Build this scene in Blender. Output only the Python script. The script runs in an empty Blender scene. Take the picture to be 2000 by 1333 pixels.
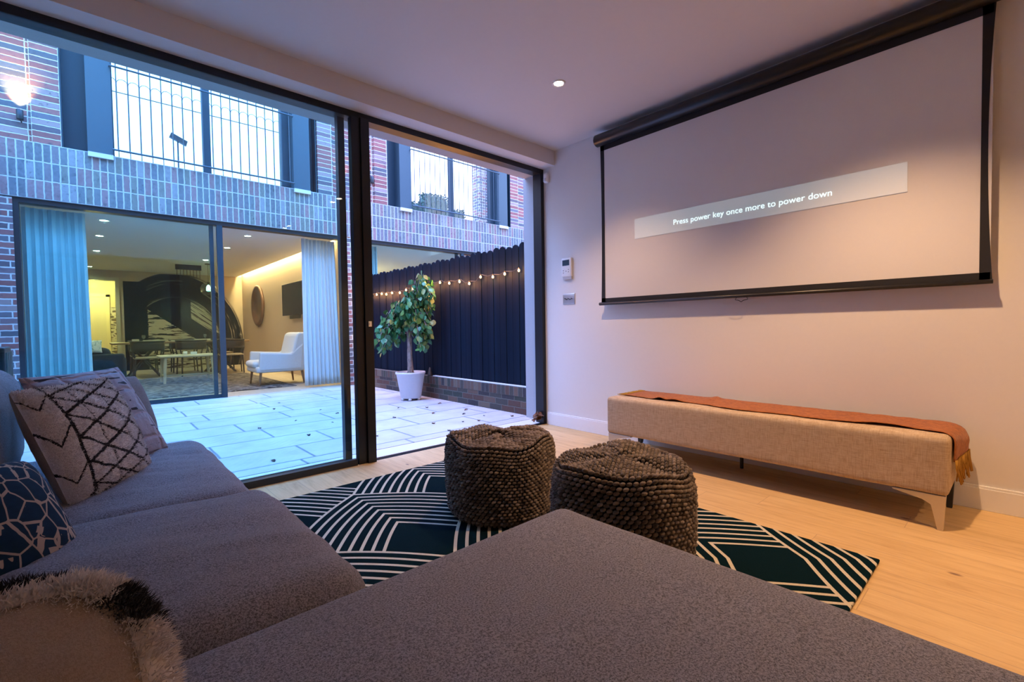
import bpy, math, random
import numpy as np
from mathutils import Vector, Matrix, noise as mnoise
random.seed(7); rng = np.random.RandomState(11)
sc = bpy.context.scene; COL = sc.collection; PI = math.pi

# ------------------------------------------------ camera, world, exposure, lights of the room
cam = bpy.data.cameras.new('camera'); camo = bpy.data.objects.new('camera', cam); COL.objects.link(camo)
cam.sensor_width = 36; cam.lens = 909.5/2000*36; cam.clip_start = .02; cam.clip_end = 300
r_ = Vector((0.73979998, -0.67266056, -0.01495885)); u_ = Vector((0.03105057, 0.01192375, 0.99944669)); w_ = Vector((0.67211, 0.73985512, -0.02970769))
camo.matrix_world = Matrix(((r_.x, u_.x, -w_.x, -3.4648), (r_.y, u_.y, -w_.y, -3.3043), (r_.z, u_.z, -w_.z, 1.0), (0, 0, 0, 1)))
sc.camera = camo
sc.view_settings.view_transform = 'Standard'; sc.view_settings.look = 'None'
sc.view_settings.exposure = 1.0; sc.view_settings.gamma = 1.0; sc.view_settings.use_curve_mapping = False
world = bpy.data.worlds.new('dusk_sky'); sc.world = world; world.use_nodes = True
bg = world.node_tree.nodes['Background']; bg.inputs[1].default_value = 1.0
wt = world.node_tree; wc = wt.nodes.new('ShaderNodeTexCoord'); wx = wt.nodes.new('ShaderNodeSeparateXYZ'); wr = wt.nodes.new('ShaderNodeValToRGB')
wt.links.new(wc.outputs['Generated'], wx.inputs[0]); wt.links.new(wx.outputs[2], wr.inputs[0]); wt.links.new(wr.outputs[0], bg.inputs[0])
e_ = wr.color_ramp.elements; e_[0].position = 0.0; e_[0].color = (1.15, 1.15, 1.3, 1); e_[1].position = 1.0; e_[1].color = (1.80, 3.00, 7.1, 1)  # pale bright horizon, deep blue zenith
m_ = e_.new(.42); m_.color = (1.5, 1.75, 2.6, 1); m_ = e_.new(.62); m_.color = (1.85, 3.0, 6.9, 1)
sc.cycles.transparent_max_bounces = 40

WARM = (1.0, 0.60, 0.32)
def lamp(name, kind, loc, energy, color=WARM, radius=.04, rot=(0, 0, 0), spot=None, blend=.6, size=None, sizey=None, parent=None):
    l = bpy.data.lights.new(name, kind); l.energy = energy; l.color = color
    if kind in ('POINT', 'SPOT'): l.shadow_soft_size = radius
    if spot: l.spot_size = math.radians(spot); l.spot_blend = blend
    if size:
        l.size = size
        if sizey: l.shape = 'RECTANGLE'; l.size_y = sizey
    o = bpy.data.objects.new(name, l); COL.objects.link(o); o.location = loc; o.rotation_euler = rot
    if parent: o.parent = parent
    return o

# ------------------------------------------------ material graph helper
class G:
    def __init__(s, name):
        s.m = bpy.data.materials.new(name); s.m.use_nodes = True; s.t = s.m.node_tree
        s.t.nodes.clear(); s.out = s.t.nodes.new('ShaderNodeOutputMaterial')
    def n(s, typ, **kw):
        x = s.t.nodes.new(typ)
        for k, v in kw.items(): setattr(x, k, v)
        return x
    def put(s, sock, v):
        if isinstance(v, bpy.types.NodeSocket): s.t.links.new(v, sock)
        elif v is not None:
            if isinstance(v, (tuple, list)) and len(v) == 3 and sock.type == 'RGBA': v = (*v, 1)
            sock.default_value = v
    def ma(s, op, a, b=None, c=None):
        x = s.n('ShaderNodeMath', operation=op); s.put(x.inputs[0], a)
        if b is not None: s.put(x.inputs[1], b)
        if c is not None: s.put(x.inputs[2], c)
        return x.outputs[0]
    def mix(s, f, a, b, mode='MIX'):
        x = s.n('ShaderNodeMix', data_type='RGBA', blend_type=mode); s.put(x.inputs[0], f); s.put(x.inputs[6], a); s.put(x.inputs[7], b)
        return x.outputs[2]
    def obj(s): return s.n('ShaderNodeTexCoord').outputs['Object']
    def uv(s): return s.n('ShaderNodeTexCoord').outputs['UV']
    def sep(s, v):
        x = s.n('ShaderNodeSeparateXYZ'); s.put(x.inputs[0], v); return x.outputs
    def comb(s, a, b, c=0.0):
        x = s.n('ShaderNodeCombineXYZ'); s.put(x.inputs[0], a); s.put(x.inputs[1], b); s.put(x.inputs[2], c); return x.outputs[0]
    def mapg(s, v, scale=(1, 1, 1), rot=(0, 0, 0), loc=(0, 0, 0)):
        x = s.n('ShaderNodeMapping'); s.put(x.inputs[0], v); x.inputs['Scale'].default_value = scale; x.inputs['Rotation'].default_value = rot
        x.inputs['Location'].default_value = loc; return x.outputs[0]
    def noise(s, v, sc_=5, det=3, ro=.5, out=0, dist=0):
        x = s.n('ShaderNodeTexNoise'); s.put(x.inputs['Vector'], v); x.inputs['Scale'].default_value = sc_; x.inputs['Detail'].default_value = det
        x.inputs['Roughness'].default_value = ro; x.inputs['Distortion'].default_value = dist; return x.outputs[out]
    def white(s, v):
        x = s.n('ShaderNodeTexWhiteNoise'); s.put(x.inputs['Vector'], v); return x.outputs
    def vor(s, v, sc_=5, feat='F1'):
        x = s.n('ShaderNodeTexVoronoi', feature=feat); s.put(x.inputs['Vector'], v); x.inputs['Scale'].default_value = sc_; return x.outputs
    def ramp(s, f, stops, interp='LINEAR'):
        x = s.n('ShaderNodeValToRGB'); s.put(x.inputs[0], f); e = x.color_ramp; e.interpolation = interp
        while len(e.elements) < len(stops): e.elements.new(.5)
        for el, (p, c) in zip(e.elements, stops):
            el.position = p; el.color = (*c, 1) if len(c) == 3 else c
        return x.outputs[0]
    def sm(s, v, a, b):
        x = s.n('ShaderNodeMapRange', interpolation_type='SMOOTHSTEP'); s.put(x.inputs[0], v); x.inputs[1].default_value = a; x.inputs[2].default_value = b
        return x.outputs[0]
    def bsdf(s, color=(.5, .5, .5), rough=.5, metal=0.0, height=None, bs=.3, bd=.01, emit=None, es=0, sheen=0, spec=None, trans=None):
        b = s.n('ShaderNodeBsdfPrincipled'); s.put(b.inputs['Base Color'], color); s.put(b.inputs['Roughness'], rough); s.put(b.inputs['Metallic'], metal)
        if height is not None:
            bp = s.n('ShaderNodeBump'); bp.inputs['Strength'].default_value = bs; bp.inputs['Distance'].default_value = bd
            s.put(bp.inputs['Height'], height); s.t.links.new(bp.outputs[0], b.inputs['Normal'])
        if emit is not None: s.put(b.inputs['Emission Color'], emit); s.put(b.inputs['Emission Strength'], es)
        if sheen: b.inputs['Sheen Weight'].default_value = sheen
        if spec is not None: b.inputs['Specular IOR Level'].default_value = spec
        s.t.links.new(b.outputs[0], s.out.inputs[0]); return s.m

def paint(name, c, rough=.85, var=.03, bs=.05, metal=0, scl=40, spec=None):
    g = G(name); n = g.noise(g.obj(), scl, 3)
    c2 = tuple(max(0, x*(1-var*3)) for x in c)
    return g.bsdf(g.mix(n, c2, c), rough, metal, n, bs, .004, spec=spec)
def glow(name, c, s, base=(.8, .8, .8)):
    g = G(name); n = g.noise(g.obj(), 8, 1)
    return g.bsdf(g.mix(n, base, base), .5, emit=c, es=s)
def glass(name, tint, refl=.035):
    g = G(name); lw = g.n('ShaderNodeLayerWeight'); lw.inputs[0].default_value = .5
    f = g.ma('ADD', g.ma('MULTIPLY', g.ma('POWER', lw.outputs['Facing'], 4.0), .6), refl)
    t = g.n('ShaderNodeBsdfTransparent'); g.put(t.inputs[0], tint); gl = g.n('ShaderNodeBsdfGlossy'); gl.inputs['Roughness'].default_value = 0.0; g.put(gl.inputs[0], (.9, .95, 1))
    mx = g.n('ShaderNodeMixShader'); g.put(mx.inputs[0], f); g.t.links.new(t.outputs[0], mx.inputs[1]); g.t.links.new(gl.outputs[0], mx.inputs[2])
    g.t.links.new(mx.outputs[0], g.out.inputs[0]); return g.m
def cells(g, u, v, w, h, m, stag):
    """rectangular cells: per-cell random value and a mask that is 1 in the joints"""
    row = g.ma('FLOOR', g.ma('DIVIDE', v, h))
    if stag == 'rand': off = g.white(g.comb(row, 3.3))[0]
    elif stag: off = g.ma('MULTIPLY', g.ma('PINGPONG', row, 1.0), .5)
    else: off = 0.0
    uu = g.ma('ADD', g.ma('DIVIDE', u, w), off); col = g.ma('FLOOR', uu)
    fu = g.ma('SUBTRACT', uu, col); fv = g.ma('SUBTRACT', g.ma('DIVIDE', v, h), row)
    du = g.ma('MULTIPLY', g.ma('MINIMUM', fu, g.ma('SUBTRACT', 1.0, fu)), w); dv = g.ma('MULTIPLY', g.ma('MINIMUM', fv, g.ma('SUBTRACT', 1.0, fv)), h)
    d = g.ma('MINIMUM', du, dv)
    rnd = g.white(g.comb(col, row, 1.7))[0]
    return rnd, d, m
BRICKS = [(0, (.24, .06, .055)), (.17, (.09, .06, .08)), (.3, (.30, .09, .08)), (.43, (.11, .10, .13)), (.55, (.27, .08, .08)), (.66, (.065, .07, .095)), (.76, (.18, .10, .12)), (.88, (.30, .20, .20))]
BRICKS_DARK = [(0, (.085, .035, .02)), (.2, (.03, .033, .02)), (.4, (.12, .065, .04)), (.6, (.05, .04, .03)), (.8, (.14, .095, .06)), (.9, (.03, .022, .022))]
BRICKS_BAND = [(0, (.16, .06, .07)), (.14, (.04, .05, .07)), (.3, (.10, .07, .09)), (.42, (.055, .075, .09)), (.56, (.20, .08, .09)), (.68, (.045, .06, .09)), (.8, (.09, .09, .07)), (.9, (.17, .17, .19))]
def brick(name, w=.225, h=.075, m=.006, stag=True, pal=BRICKS, mortar=(.60, .60, .60), zoff=0, along=None, stain=.12, uo=0):
    g = G(name); o = g.sep(g.obj())
    if along == 'top': u, v = o[0], o[1]
    else: u = g.ma('ADD', o[0], g.ma('SUBTRACT', o[1], uo)); v = g.ma('SUBTRACT', o[2], zoff)
    wob = g.ma('MULTIPLY', g.ma('SUBTRACT', g.noise(g.obj(), 25, 2), .5), .012)
    rnd, d, m = cells(g, g.ma('ADD', u, wob), g.ma('ADD', v, wob), w, h, m, stag)
    base = g.ramp(rnd, pal, 'CONSTANT')
    n = g.noise(g.obj(), 35, 4, .7); base = g.mix(g.ma('MULTIPLY', n, stain), base, (.75, .75, .75)); base = g.mix(g.sm(g.noise(g.obj(), 18, 4, .7), .55, .75), base, (.07, .07, .08))
    msk = g.sm(d, m*.6, m*1.5)
    col = g.mix(msk, mortar, base)
    return g.bsdf(col, .9, 0, g.ma('ADD', msk, g.ma('MULTIPLY', n, .5)), .6, .008)

# ------------------------------------------------ mesh helper
class MB:
    def __init__(s): s.v = []; s.f = []; s.uv = []; s.mi = []; s.has = False
    def add(s, vs, fs, uvs=None, mi=0):
        k = len(s.v); s.v += [tuple(p) for p in vs]
        for i, f in enumerate(fs):
            s.f.append(tuple(a+k for a in f)); s.mi.append(mi)
            if uvs is not None: s.has = True; s.uv += [uvs[a] for a in f]
            else: s.uv += [(0, 0)]*len(f)
        return s
    def box(s, x0, x1, y0, y1, z0, z1, mi=0):
        v = [(x, y, z) for x in (x0, x1) for y in (y0, y1) for z in (z0, z1)]
        return s.add(v, [(0, 1, 3, 2), (4, 6, 7, 5), (0, 4, 5, 1), (2, 3, 7, 6), (0, 2, 6, 4), (1, 5, 7, 3)], mi=mi)
    def bbox(s, x0, x1, y0, y1, z0, z1, r=.01, seg=3, mi=0):
        return s.puff(x0, x1, y0, y1, z0, z1, r, seg*2+2, 0, mi=mi)
    def puff(s, x0, x1, y0, y1, z0, z1, r, n=12, puff=0.0, wr=0.0, seed=0, mi=0, cuts=None):
        """rounded box; puff bulges each face outward, wr adds wrinkles"""
        c = np.array([(x0+x1)/2, (y0+y1)/2, (z0+z1)/2]); h = np.array([(x1-x0)/2, (y1-y0)/2, (z1-z0)/2]); r = min(r, h.min()*.999)
        # parameter per axis: corner arc samples + interior samples
        na = max(2, n//3)
        def axis(hh):
            a = [-(hh-r) - r*math.sin(PI/2*(1-i/na)) for i in range(na)]
            k = cuts or max(1, int(n*1.2)) if wr or puff else 1
            b = list(np.linspace(-(hh-r), (hh-r), k+1)) if hh-r > 1e-6 else [0.0]
            return np.array(a + b + [-x for x in a[::-1]])
        ax = [axis(h[0]), axis(h[1]), axis(h[2])]
        for d in range(3):
            e, f = [(1, 2), (2, 0), (0, 1)][d]
            for sg in (-1, 1):
                A, B = np.meshgrid(ax[e], ax[f], indexing='ij'); P = np.zeros(A.shape+(3,)); P[..., e] = A; P[..., f] = B; P[..., d] = sg*h[d]
                inner = np.clip(P, -(h-r), (h-r)); dd = P-inner; L = np.linalg.norm(dd, axis=-1, keepdims=True); Q = inner+dd/np.maximum(L, 1e-9)*r
                if puff:
                    U = Q/h
                    k = (1-np.clip(U[..., 0], -1, 1)**2)*(1-np.clip(U[..., 1], -1, 1)**2); Q[..., 2] += puff*k*np.sign(Q[..., 2])*np.abs(U[..., 2])
                    k2 = (1-np.clip(U[..., 2], -1, 1)**2)
                    Q[..., 0] += puff*.35*k2*(1-U[..., 1]**2)*U[..., 0]; Q[..., 1] += puff*.35*k2*(1-U[..., 0]**2)*U[..., 1]
                Q = Q+c
                if wr:
                    for idx in np.ndindex(A.shape):
                        q = Q[idx]; nn = mnoise.noise(Vector((q[0]*3.2+seed, q[1]*9+seed, q[2]*4)))+.5*mnoise.noise(Vector((q[0]*7+seed, q[1]*19, q[2]*7)))
                        cr_ = max(0, .5-abs(mnoise.noise(Vector((q[0]*1.6+seed, q[1]*13+seed*2, 3))))*6)*min(1, max(0, (.42-q[0])/.5)) if q[2] > .3 else 0; Q[idx][2] += wr*nn-.016*cr_*(wr > .006)
                N, M_ = A.shape; fs = []
                for i in range(N-1):
                    for j in range(M_-1):
                        a, b, cc, dd2 = i*M_+j, (i+1)*M_+j, (i+1)*M_+j+1, i*M_+j+1
                        fs.append((a, b, cc, dd2) if sg > 0 else (a, dd2, cc, b))
                s.add(Q.reshape(-1, 3).tolist(), fs, mi=mi)
        return s
    def tube(s, pts, r, n=8, mi=0, cap=True):
        pts = [Vector(p) for p in pts]; rs = r if isinstance(r, (list, tuple)) else [r]*len(pts)
        vs = []; fs = []; prev = None
        for i, p in enumerate(pts):
            t = (pts[min(i+1, len(pts)-1)]-pts[max(i-1, 0)]).normalized()
            if prev is None: prev = t.orthogonal().normalized()
            a = (prev-t*prev.dot(t)); a = a.normalized() if a.length > 1e-6 else t.orthogonal().normalized(); prev = a; b = t.cross(a)
            for k in range(n):
                an = 2*PI*k/n; vs.append(p+(a*math.cos(an)+b*math.sin(an))*rs[i])
        for i in range(len(pts)-1):
            for k in range(n): fs.append((i*n+k, i*n+(k+1) % n, (i+1)*n+(k+1) % n, (i+1)*n+k))
        if cap: fs += [tuple(range(n))[::-1], tuple((len(pts)-1)*n+k for k in range(n))]
        return s.add(vs, fs, mi=mi)
    def lathe(s, prof, n=32, c=(0, 0, 0), mi=0, axis='z'):
        vs = []; fs = []
        for (r, z) in prof:
            for k in range(n):
                a = 2*PI*k/n; p = (r*math.cos(a), r*math.sin(a), z)
                if axis == 'x': p = (z, p[0], p[1])
                if axis == 'y': p = (p[0], z, p[1])
                vs.append((p[0]+c[0], p[1]+c[1], p[2]+c[2]))
        for i in range(len(prof)-1):
            for k in range(n): fs.append((i*n+k, i*n+(k+1) % n, (i+1)*n+(k+1) % n, (i+1)*n+k))
        if prof[0][0] > 1e-6: fs.append(tuple(range(n))[::-1])
        if prof[-1][0] > 1e-6: fs.append(tuple((len(prof)-1)*n+k for k in range(n)))
        return s.add(vs, fs, mi=mi)
    def grid(s, fn, nu, nv, mi=0, flip=False, uvs=True):
        vs = []; uv = []
        for i in range(nu+1):
            for j in range(nv+1):
                u, v = i/nu, j/nv; vs.append(fn(u, v)); uv.append((u, v))
        fs = []
        for i in range(nu):
            for j in range(nv):
                a = i*(nv+1)+j; f = (a, a+nv+1, a+nv+2, a+1); fs.append(f[::-1] if flip else f)
        return s.add(vs, fs, uv if uvs else None, mi)
    def extr(s, poly, d0, d1, axis='x', mi=0):
        """polygon in the other two axes, extruded along axis"""
        def P(a, b, d): return {'x': (d, a, b), 'y': (a, d, b), 'z': (a, b, d)}[axis]
        n = len(poly); vs = [P(a, b, d0) for a, b in poly]+[P(a, b, d1) for a, b in poly]
        fs = [tuple(range(n)), tuple(range(n, 2*n))[::-1]]+[(i, n+i, n+(i+1) % n, (i+1) % n) for i in range(n)]
        return s.add(vs, fs, mi=mi)
    def build(s, name, mat, parent=None, smooth=False, bevel=0, weld=False):
        me = bpy.data.meshes.new(name); me.from_pydata(s.v, [], s.f)
        for m in (mat if isinstance(mat, (list, tuple)) else [mat]): me.materials.append(m)
        me.polygons.foreach_set('material_index', s.mi)
        if s.has:
            l = me.uv_layers.new(name='UVMap'); l.data.foreach_set('uv', [c for p in s.uv for c in p])
        if smooth: me.polygons.foreach_set('use_smooth', [True]*len(me.polygons))
        me.update()
        if weld or not s.has:
            import bmesh
            b = bmesh.new(); b.from_mesh(me)
            if weld: bmesh.ops.remove_doubles(b, verts=b.verts, dist=1e-5)
            bmesh.ops.recalc_face_normals(b, faces=b.faces); b.to_mesh(me); b.free()
        o = bpy.data.objects.new(name, me); COL.objects.link(o)
        if parent is not None: o.parent = parent
        if bevel:
            bm = o.modifiers.new('bevel', 'BEVEL'); bm.width = bevel; bm.segments = 2; bm.limit_method = 'ANGLE'
        return o
def tag(o, label=None, cat=None, group=None, kind=None):
    if label: o['label'] = label
    if cat: o['category'] = cat
    if group: o['group'] = group
    if kind: o['kind'] = kind
    return o
def thing(name, label, cat, loc=(0, 0, 0), rz=0, group=None, kind=None):
    o = bpy.data.objects.new(name, None); COL.objects.link(o); o.empty_display_size = .1
    o.location = loc; o.rotation_euler = (0, 0, rz); return tag(o, label, cat, group, kind)
def struct(name, mb, m, label=None, parent=None, **k):
    o = mb.build(name, m, parent, **k)
    if parent is None: tag(o, label, None, None, 'structure')
    return o
def copy_tree(o, parent=None):
    c = o.copy(); COL.objects.link(c)
    if parent is not None: c.parent = parent
    for ch in list(o.children): copy_tree(ch, c)
    return c
def Nz(x, y, z=0): return mnoise.noise(Vector((x, y, z)))

# ------------------------------------------------ materials
def fabric(name, c1, c2, scl=260, sheen=.2, bs=.5, bd=.0025, streak=None):
    g = G(name); v = g.obj()
    if streak: v2 = g.mapg(v, streak)
    else: v2 = v
    n1 = g.noise(v2, scl, 2, .7); n2 = g.noise(v2, scl*2.7, 2, .6); f = g.sm(g.ma('ADD', g.ma('MULTIPLY', n1, .6), g.ma('MULTIPLY', n2, .4)), .36, .62)
    big = g.noise(v, 4, 2); col = g.mix(f, c1, c2); col = g.mix(g.ma('MULTIPLY', big, .25), col, c1)
    return g.bsdf(col, .95, 0, f, bs, bd, sheen=sheen, spec=.15)
M_wall = paint('wall_paint', (.72, .70, .68), .9, .01, .03)
M_ceil = paint('ceiling_paint', (.64, .62, .62), .92, .01, .02)
M_white = paint('white_gloss', (.8, .8, .8), .4, .01)
M_black = paint('black_metal', (.012, .014, .018), .35, .05, .02, .3)
M_blk2 = paint('dark_grey_metal', (.03, .035, .045), .4, .05, .02, .4)
M_bluegrey = paint('blue_grey_metal_panel', (.014, .038, .06), .5, .04, .02, .2)
M_palepanel = paint('pale_metal_panel', (.055, .095, .125), .5, .04, .02, .2)
M_stucco = paint('grey_render', (.42, .42, .43), .95, .06, .3, 0, 120)
M_steel = paint('brushed_steel', (.62, .58, .54), .28, .02, .02, .9)
M_chrome = paint('chrome', (.75, .75, .78), .15, .01, .0, 1)
M_brick = brick('facade_brick', m=.007, mortar=(.58, .58, .58)); M_stack = brick('stack_bond_brick', .26, .075, .005, False, mortar=(.58, .58, .58), uo=4.8, zoff=3.33); M_band = brick('soldier_brick', .075, .2267, .007, False, BRICKS_BAND, (.46, .48, .49), 2.65, stain=.30)
M_lowbrick = brick('garden_wall_brick', .225, .075, .005, True, BRICKS_DARK, (.12, .11, .09), stain=.03)
M_lowsold = brick('garden_wall_coping_brick', .075, .115, .004, False, BRICKS_DARK, (.14, .13, .11), .2, stain=.03)
M_shell = paint('masonry_shell', (.35, .33, .33), .9)
M_glassL = glass('tinted_door_glass', (.86, .985, .995), .025)
M_glassF = glass('facade_glass', (.88, .985, .99), .02)
M_glassU = glass('upper_window_glass', (.93, .97, 1), .05)
M_sofa = fabric('tweed_upholstery', (.075, .075, .090), (.37, .355, .41), 260)
M_leg = paint('dark_leg', (.02, .02, .02), .5)
def wood(name, c1, c2, c3, along='y', pw=.19, pl=1.9, gap=(.42, .28, .15), rough=.45):
    g = G(name); o = g.sep(g.obj()); u, v = (o[1], o[0]) if along == 'y' else (o[0], o[1])
    rnd, d, m = cells(g, u, v, pl, pw, .001, 'rand')
    st = g.mapg(g.obj(), (12, 1.2, 1) if along == 'y' else (1.2, 12, 1)); x = g.n('ShaderNodeVectorMath', operation='ADD'); g.put(x.inputs[0], st); g.t.links.new(g.comb(g.ma('MULTIPLY', rnd, 37.0), 0.0), x.inputs[1])
    n = g.noise(x.outputs[0], 2.2, 6, .65, dist=.6); n2 = g.noise(x.outputs[0], 9, 4, .7)
    f = g.ma('ADD', g.ma('MULTIPLY', n, .7), g.ma('MULTIPLY', n2, .3))
    col = g.ramp(f, [(.25, c1), (.5, c2), (.75, c3)]); col = g.mix(g.ma('MULTIPLY', rnd, .28), col, c1)
    kn = g.vor(g.mapg(g.obj(), (3.2, 1.5, 1)), 1.5)[0]; col = g.mix(g.sm(kn, .07, .02), col, (.20, .11, .06))
    msk = g.sm(d, .0007, .0022); col = g.mix(msk, gap, col)
    return g.bsdf(col, g.ma('ADD', rough, g.ma('MULTIPLY', n2, .15)), 0, g.ma('ADD', msk, g.ma('MULTIPLY', n2, .12)), .25, .002)
M_floor = wood('oak_boards', (.40, .24, .095), (.63, .43, .20), (.74, .54, .26))
M_floor2 = wood('oak_boards_far', (.32, .24, .18), (.45, .36, .27), (.52, .42, .33))
def paving():
    g = G('sandstone_paving'); o = g.sep(g.obj()); wob = g.ma('MULTIPLY', g.ma('SUBTRACT', g.noise(g.obj(), 6, 3), .5), .014)
    rnd, d, m = cells(g, g.ma('ADD', o[0], wob), g.ma('ADD', g.ma('ADD', o[1], .02), wob), .90, .48, .004, 'rand')
    n = g.noise(g.obj(), 3, 5, .6); n2 = g.noise(g.obj(), 30, 4, .7)
    col = g.ramp(n, [(.3, (.42, .40, .39)), (.5, (.52, .50, .49)), (.7, (.60, .585, .575))]); col = g.mix(g.ma('MULTIPLY', rnd, .4), col, (.42, .39, .385))
    dep = g.noise(g.obj(), 1.3, 2); msk = g.sm(d, .004, .015); pass
    col = g.mix(msk, g.mix(dep, (.06, .09, .11), (.30, .31, .32)), col)
    return g.bsdf(col, .75, 0, g.ma('ADD', g.ma('MULTIPLY', msk, 1.0), g.ma('MULTIPLY', n2, .25)), .4, .006)
M_pave = paving()
M_strip = paint('threshold_stone', (.66, .64, .62), .8, .04, .1)

# ------------------------------------------------ our room shell
XL, YB, ZC = -4.35, -5.6, 2.736
struct('floor', MB().box(XL, 0, YB, 0, -.08, 0), M_floor, 'pale oak plank floor of the living room')
struct('ceiling', MB().box(XL, 0, YB, -.158, ZC, ZC+.12), M_ceil, 'white living room ceiling')
struct('trim_1', MB().box(XL, 0, -.158, .0, 2.592, ZC+.12), M_ceil, 'boxed white pelmet above the sliding glass')
struct('wall_right', MB().box(0, .1, YB, .0, -.08, ZC+.12), M_wall, 'long white wall behind the projector screen')
struct('wall_left', MB().box(XL-.2, XL, YB, 0, -.08, ZC+.12), M_wall, 'white wall at the sofa end')
struct('wall_back', MB().box(XL, 0, YB-.2, YB, -.08, ZC+.12), M_wall, 'white wall behind the camera')
b = MB().box(-.016, 0, YB, -.03, 0, .115).box(-.012, 0, YB, -.03, .115, .127)
struct('baseboard_right', b, M_white, 'white skirting board with a shadow groove under the screen wall', bevel=.002)
# outer wall over the opening, the right-hand render reveal and the strip of threshold
struct('wall_above_glass', MB().box(-5.2, 4.6, .15, .37, 2.61, 6.2).box(-5.2, 4.6, 0, .15, 2.74, 6.2), M_stucco, 'rendered outer wall over the sliding glass')
struct('wall_reveal', MB().box(.1, .30, .0, .40, 0, 2.61), M_stucco, 'narrow grey rendered pier at the right end of the opening')
struct('trim_2', MB().box(-4.25, .1, .09, .30, -.06, -.004), M_strip, 'pale stone threshold strip outside the sliding glass')
# ceiling downlights of the room (two lit)
M_lens = glow('lamp_lens', (1, .80, .55), 18)
def downlight(x, y, z, label, group=None, watts=60, spot=104, blend=.75, color=WARM, r=.045, name='downlight', rad=.035):
    t = thing(name, label, 'ceiling light', (x, y, z), 0, group)
    MB().lathe([(r*.72, -.001), (r*.78, -.006), (r*1.05, -.006), (r*1.08, 0)], 28).build('trim_ring', M_white, t, True)
    MB().lathe([(0.0, -.003), (r*.72, -.003)], 28).build('lens', M_lens, t)
    l = lamp(name+'_beam', 'SPOT', (0, 0, -.03), watts, color, rad, (0, 0, 0), spot, blend, parent=t)
    return t
downlight(-.93, -1.05, ZC, 'lit recessed downlight in the living room ceiling', watts=62)
downlight(-.96, -2.80, ZC, 'recessed downlight near the right end of the projector screen', watts=106, blend=.72)
downlight(-.96, -4.9, ZC, 'recessed downlight behind the camera near the screen wall', watts=85)

# ------------------------------------------------ sliding glass of our room
w1 = thing('window_1', None, None, (0, 0, 0), kind='structure'); w1['label'] = 'black framed sliding glass wall of the living room'
MB().box(-4.25, .0, .0, .055, 2.545, 2.592).box(-4.25, .1, .055, .15, 2.57, 2.61).build('frame_head', M_black, w1)
MB().box(-.045, .0, -.004, .055, 0, 2.545).box(-.0, .10, .05, .15, 0, 2.57).build('frame_jamb', M_black, w1)
MB().box(-4.35, -4.2, .0, .15, 0, 2.57).build('frame_jamb', M_black, w1)
b = MB().box(-4.25, .1, .0, .085, -.06, -.014)
for k in range(5): b.box(-4.25, -.02, .004+k*.018, .010+k*.018, -.014, -.006)
b.build('floor_track', M_blk2, w1)
b = MB().box(-4.25, -1.885, .06, .14, 0, .010)
for k in range(5): b.box(-4.25, -2.03, .05+k*.018, .056+k*.018, .01, .028)
b.box(-4.25, -2.03, -.018, .024, 0, .045)
b.build('bottom_rail', M_blk2, w1)
s1 = MB().box(-1.95, -1.885, -.030, .030, 0, 2.55).box(-2.015, -1.95, -.012, .045, 0, 2.55).build('leaf_stile', M_black, w1, bevel=.002)
MB().box(-1.930, -1.905, -.040, -.030, 1.02, 1.06).box(-1.925, -1.912, -.046, -.040, 1.03, 1.05).build('latch', M_chrome, s1)
MB().box(-2.075, -2.025, .085, .14, 0, 2.57).build('leaf_stile', M_blk2, w1, bevel=.002)
MB().box(-4.2, -1.95, .002, .010, .045, 2.545).build('glass_pane', M_glassL, w1)
MB().box(-4.2, -2.03, .108, .116, .02, 2.57).build('glass_pane', M_glassL, w1)

# ------------------------------------------------ wall fittings
t = thing('motion_sensor', 'small white motion sensor high in the corner above the sliding door', 'sensor', (0, -.062, 2.49))
MB().puff(-.045, 0, -.028, .028, -.05, .05, .018, 9).build('housing', M_white, t, True)
MB().puff(-.050, -.040, -.018, .018, -.040, -.005, .008, 6).build('lens', paint('sensor_lens', (.6, .6, .62), .3), t, True)
t = thing('thermostat', 'white wall thermostat with a dark display', 'thermostat', (0, -.313, 1.57))
MB().puff(-.026, 0, -.062, .062, -.088, .092, .008, 8).build('housing', M_white, t, True)
MB().box(-.0285, -.026, -.040, .046, .018, .072).build('display', paint('lcd', (.02, .05, .08), .2), t)
for yy, zz in ((.035, -.028), (.035, -.050), (0, -.036), (-.03, -.022), (-.03, -.044)):
    MB().lathe([(.0, -.0285), (.0045, -.0285), (.0045, -.026)], 10, (0, yy, zz), axis='x').build('button', paint('grey_button', (.12, .12, .14), .5), t)
MB().box(-.022, 0, -.062, .045, -.115, -.088).build('lower_cover', paint('grey_plastic', (.45, .45, .48), .5), t)
t = thing('light_switch', 'brushed metal switch plate with a row of small toggles', 'switch', (0, -.325, 1.265))
MB().bbox(-.006, 0, -.076, .076, -.052, .052, .003, 2).build('plate', M_steel, t, True)
for k in range(5):
    yy = -.04+k*.02
    MB().tube([(-.006, yy, 0), (-.020, yy, .008*(-1 if k % 2 else 1))], [.004, .003], 8).build('toggle', M_blk2, t)

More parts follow.
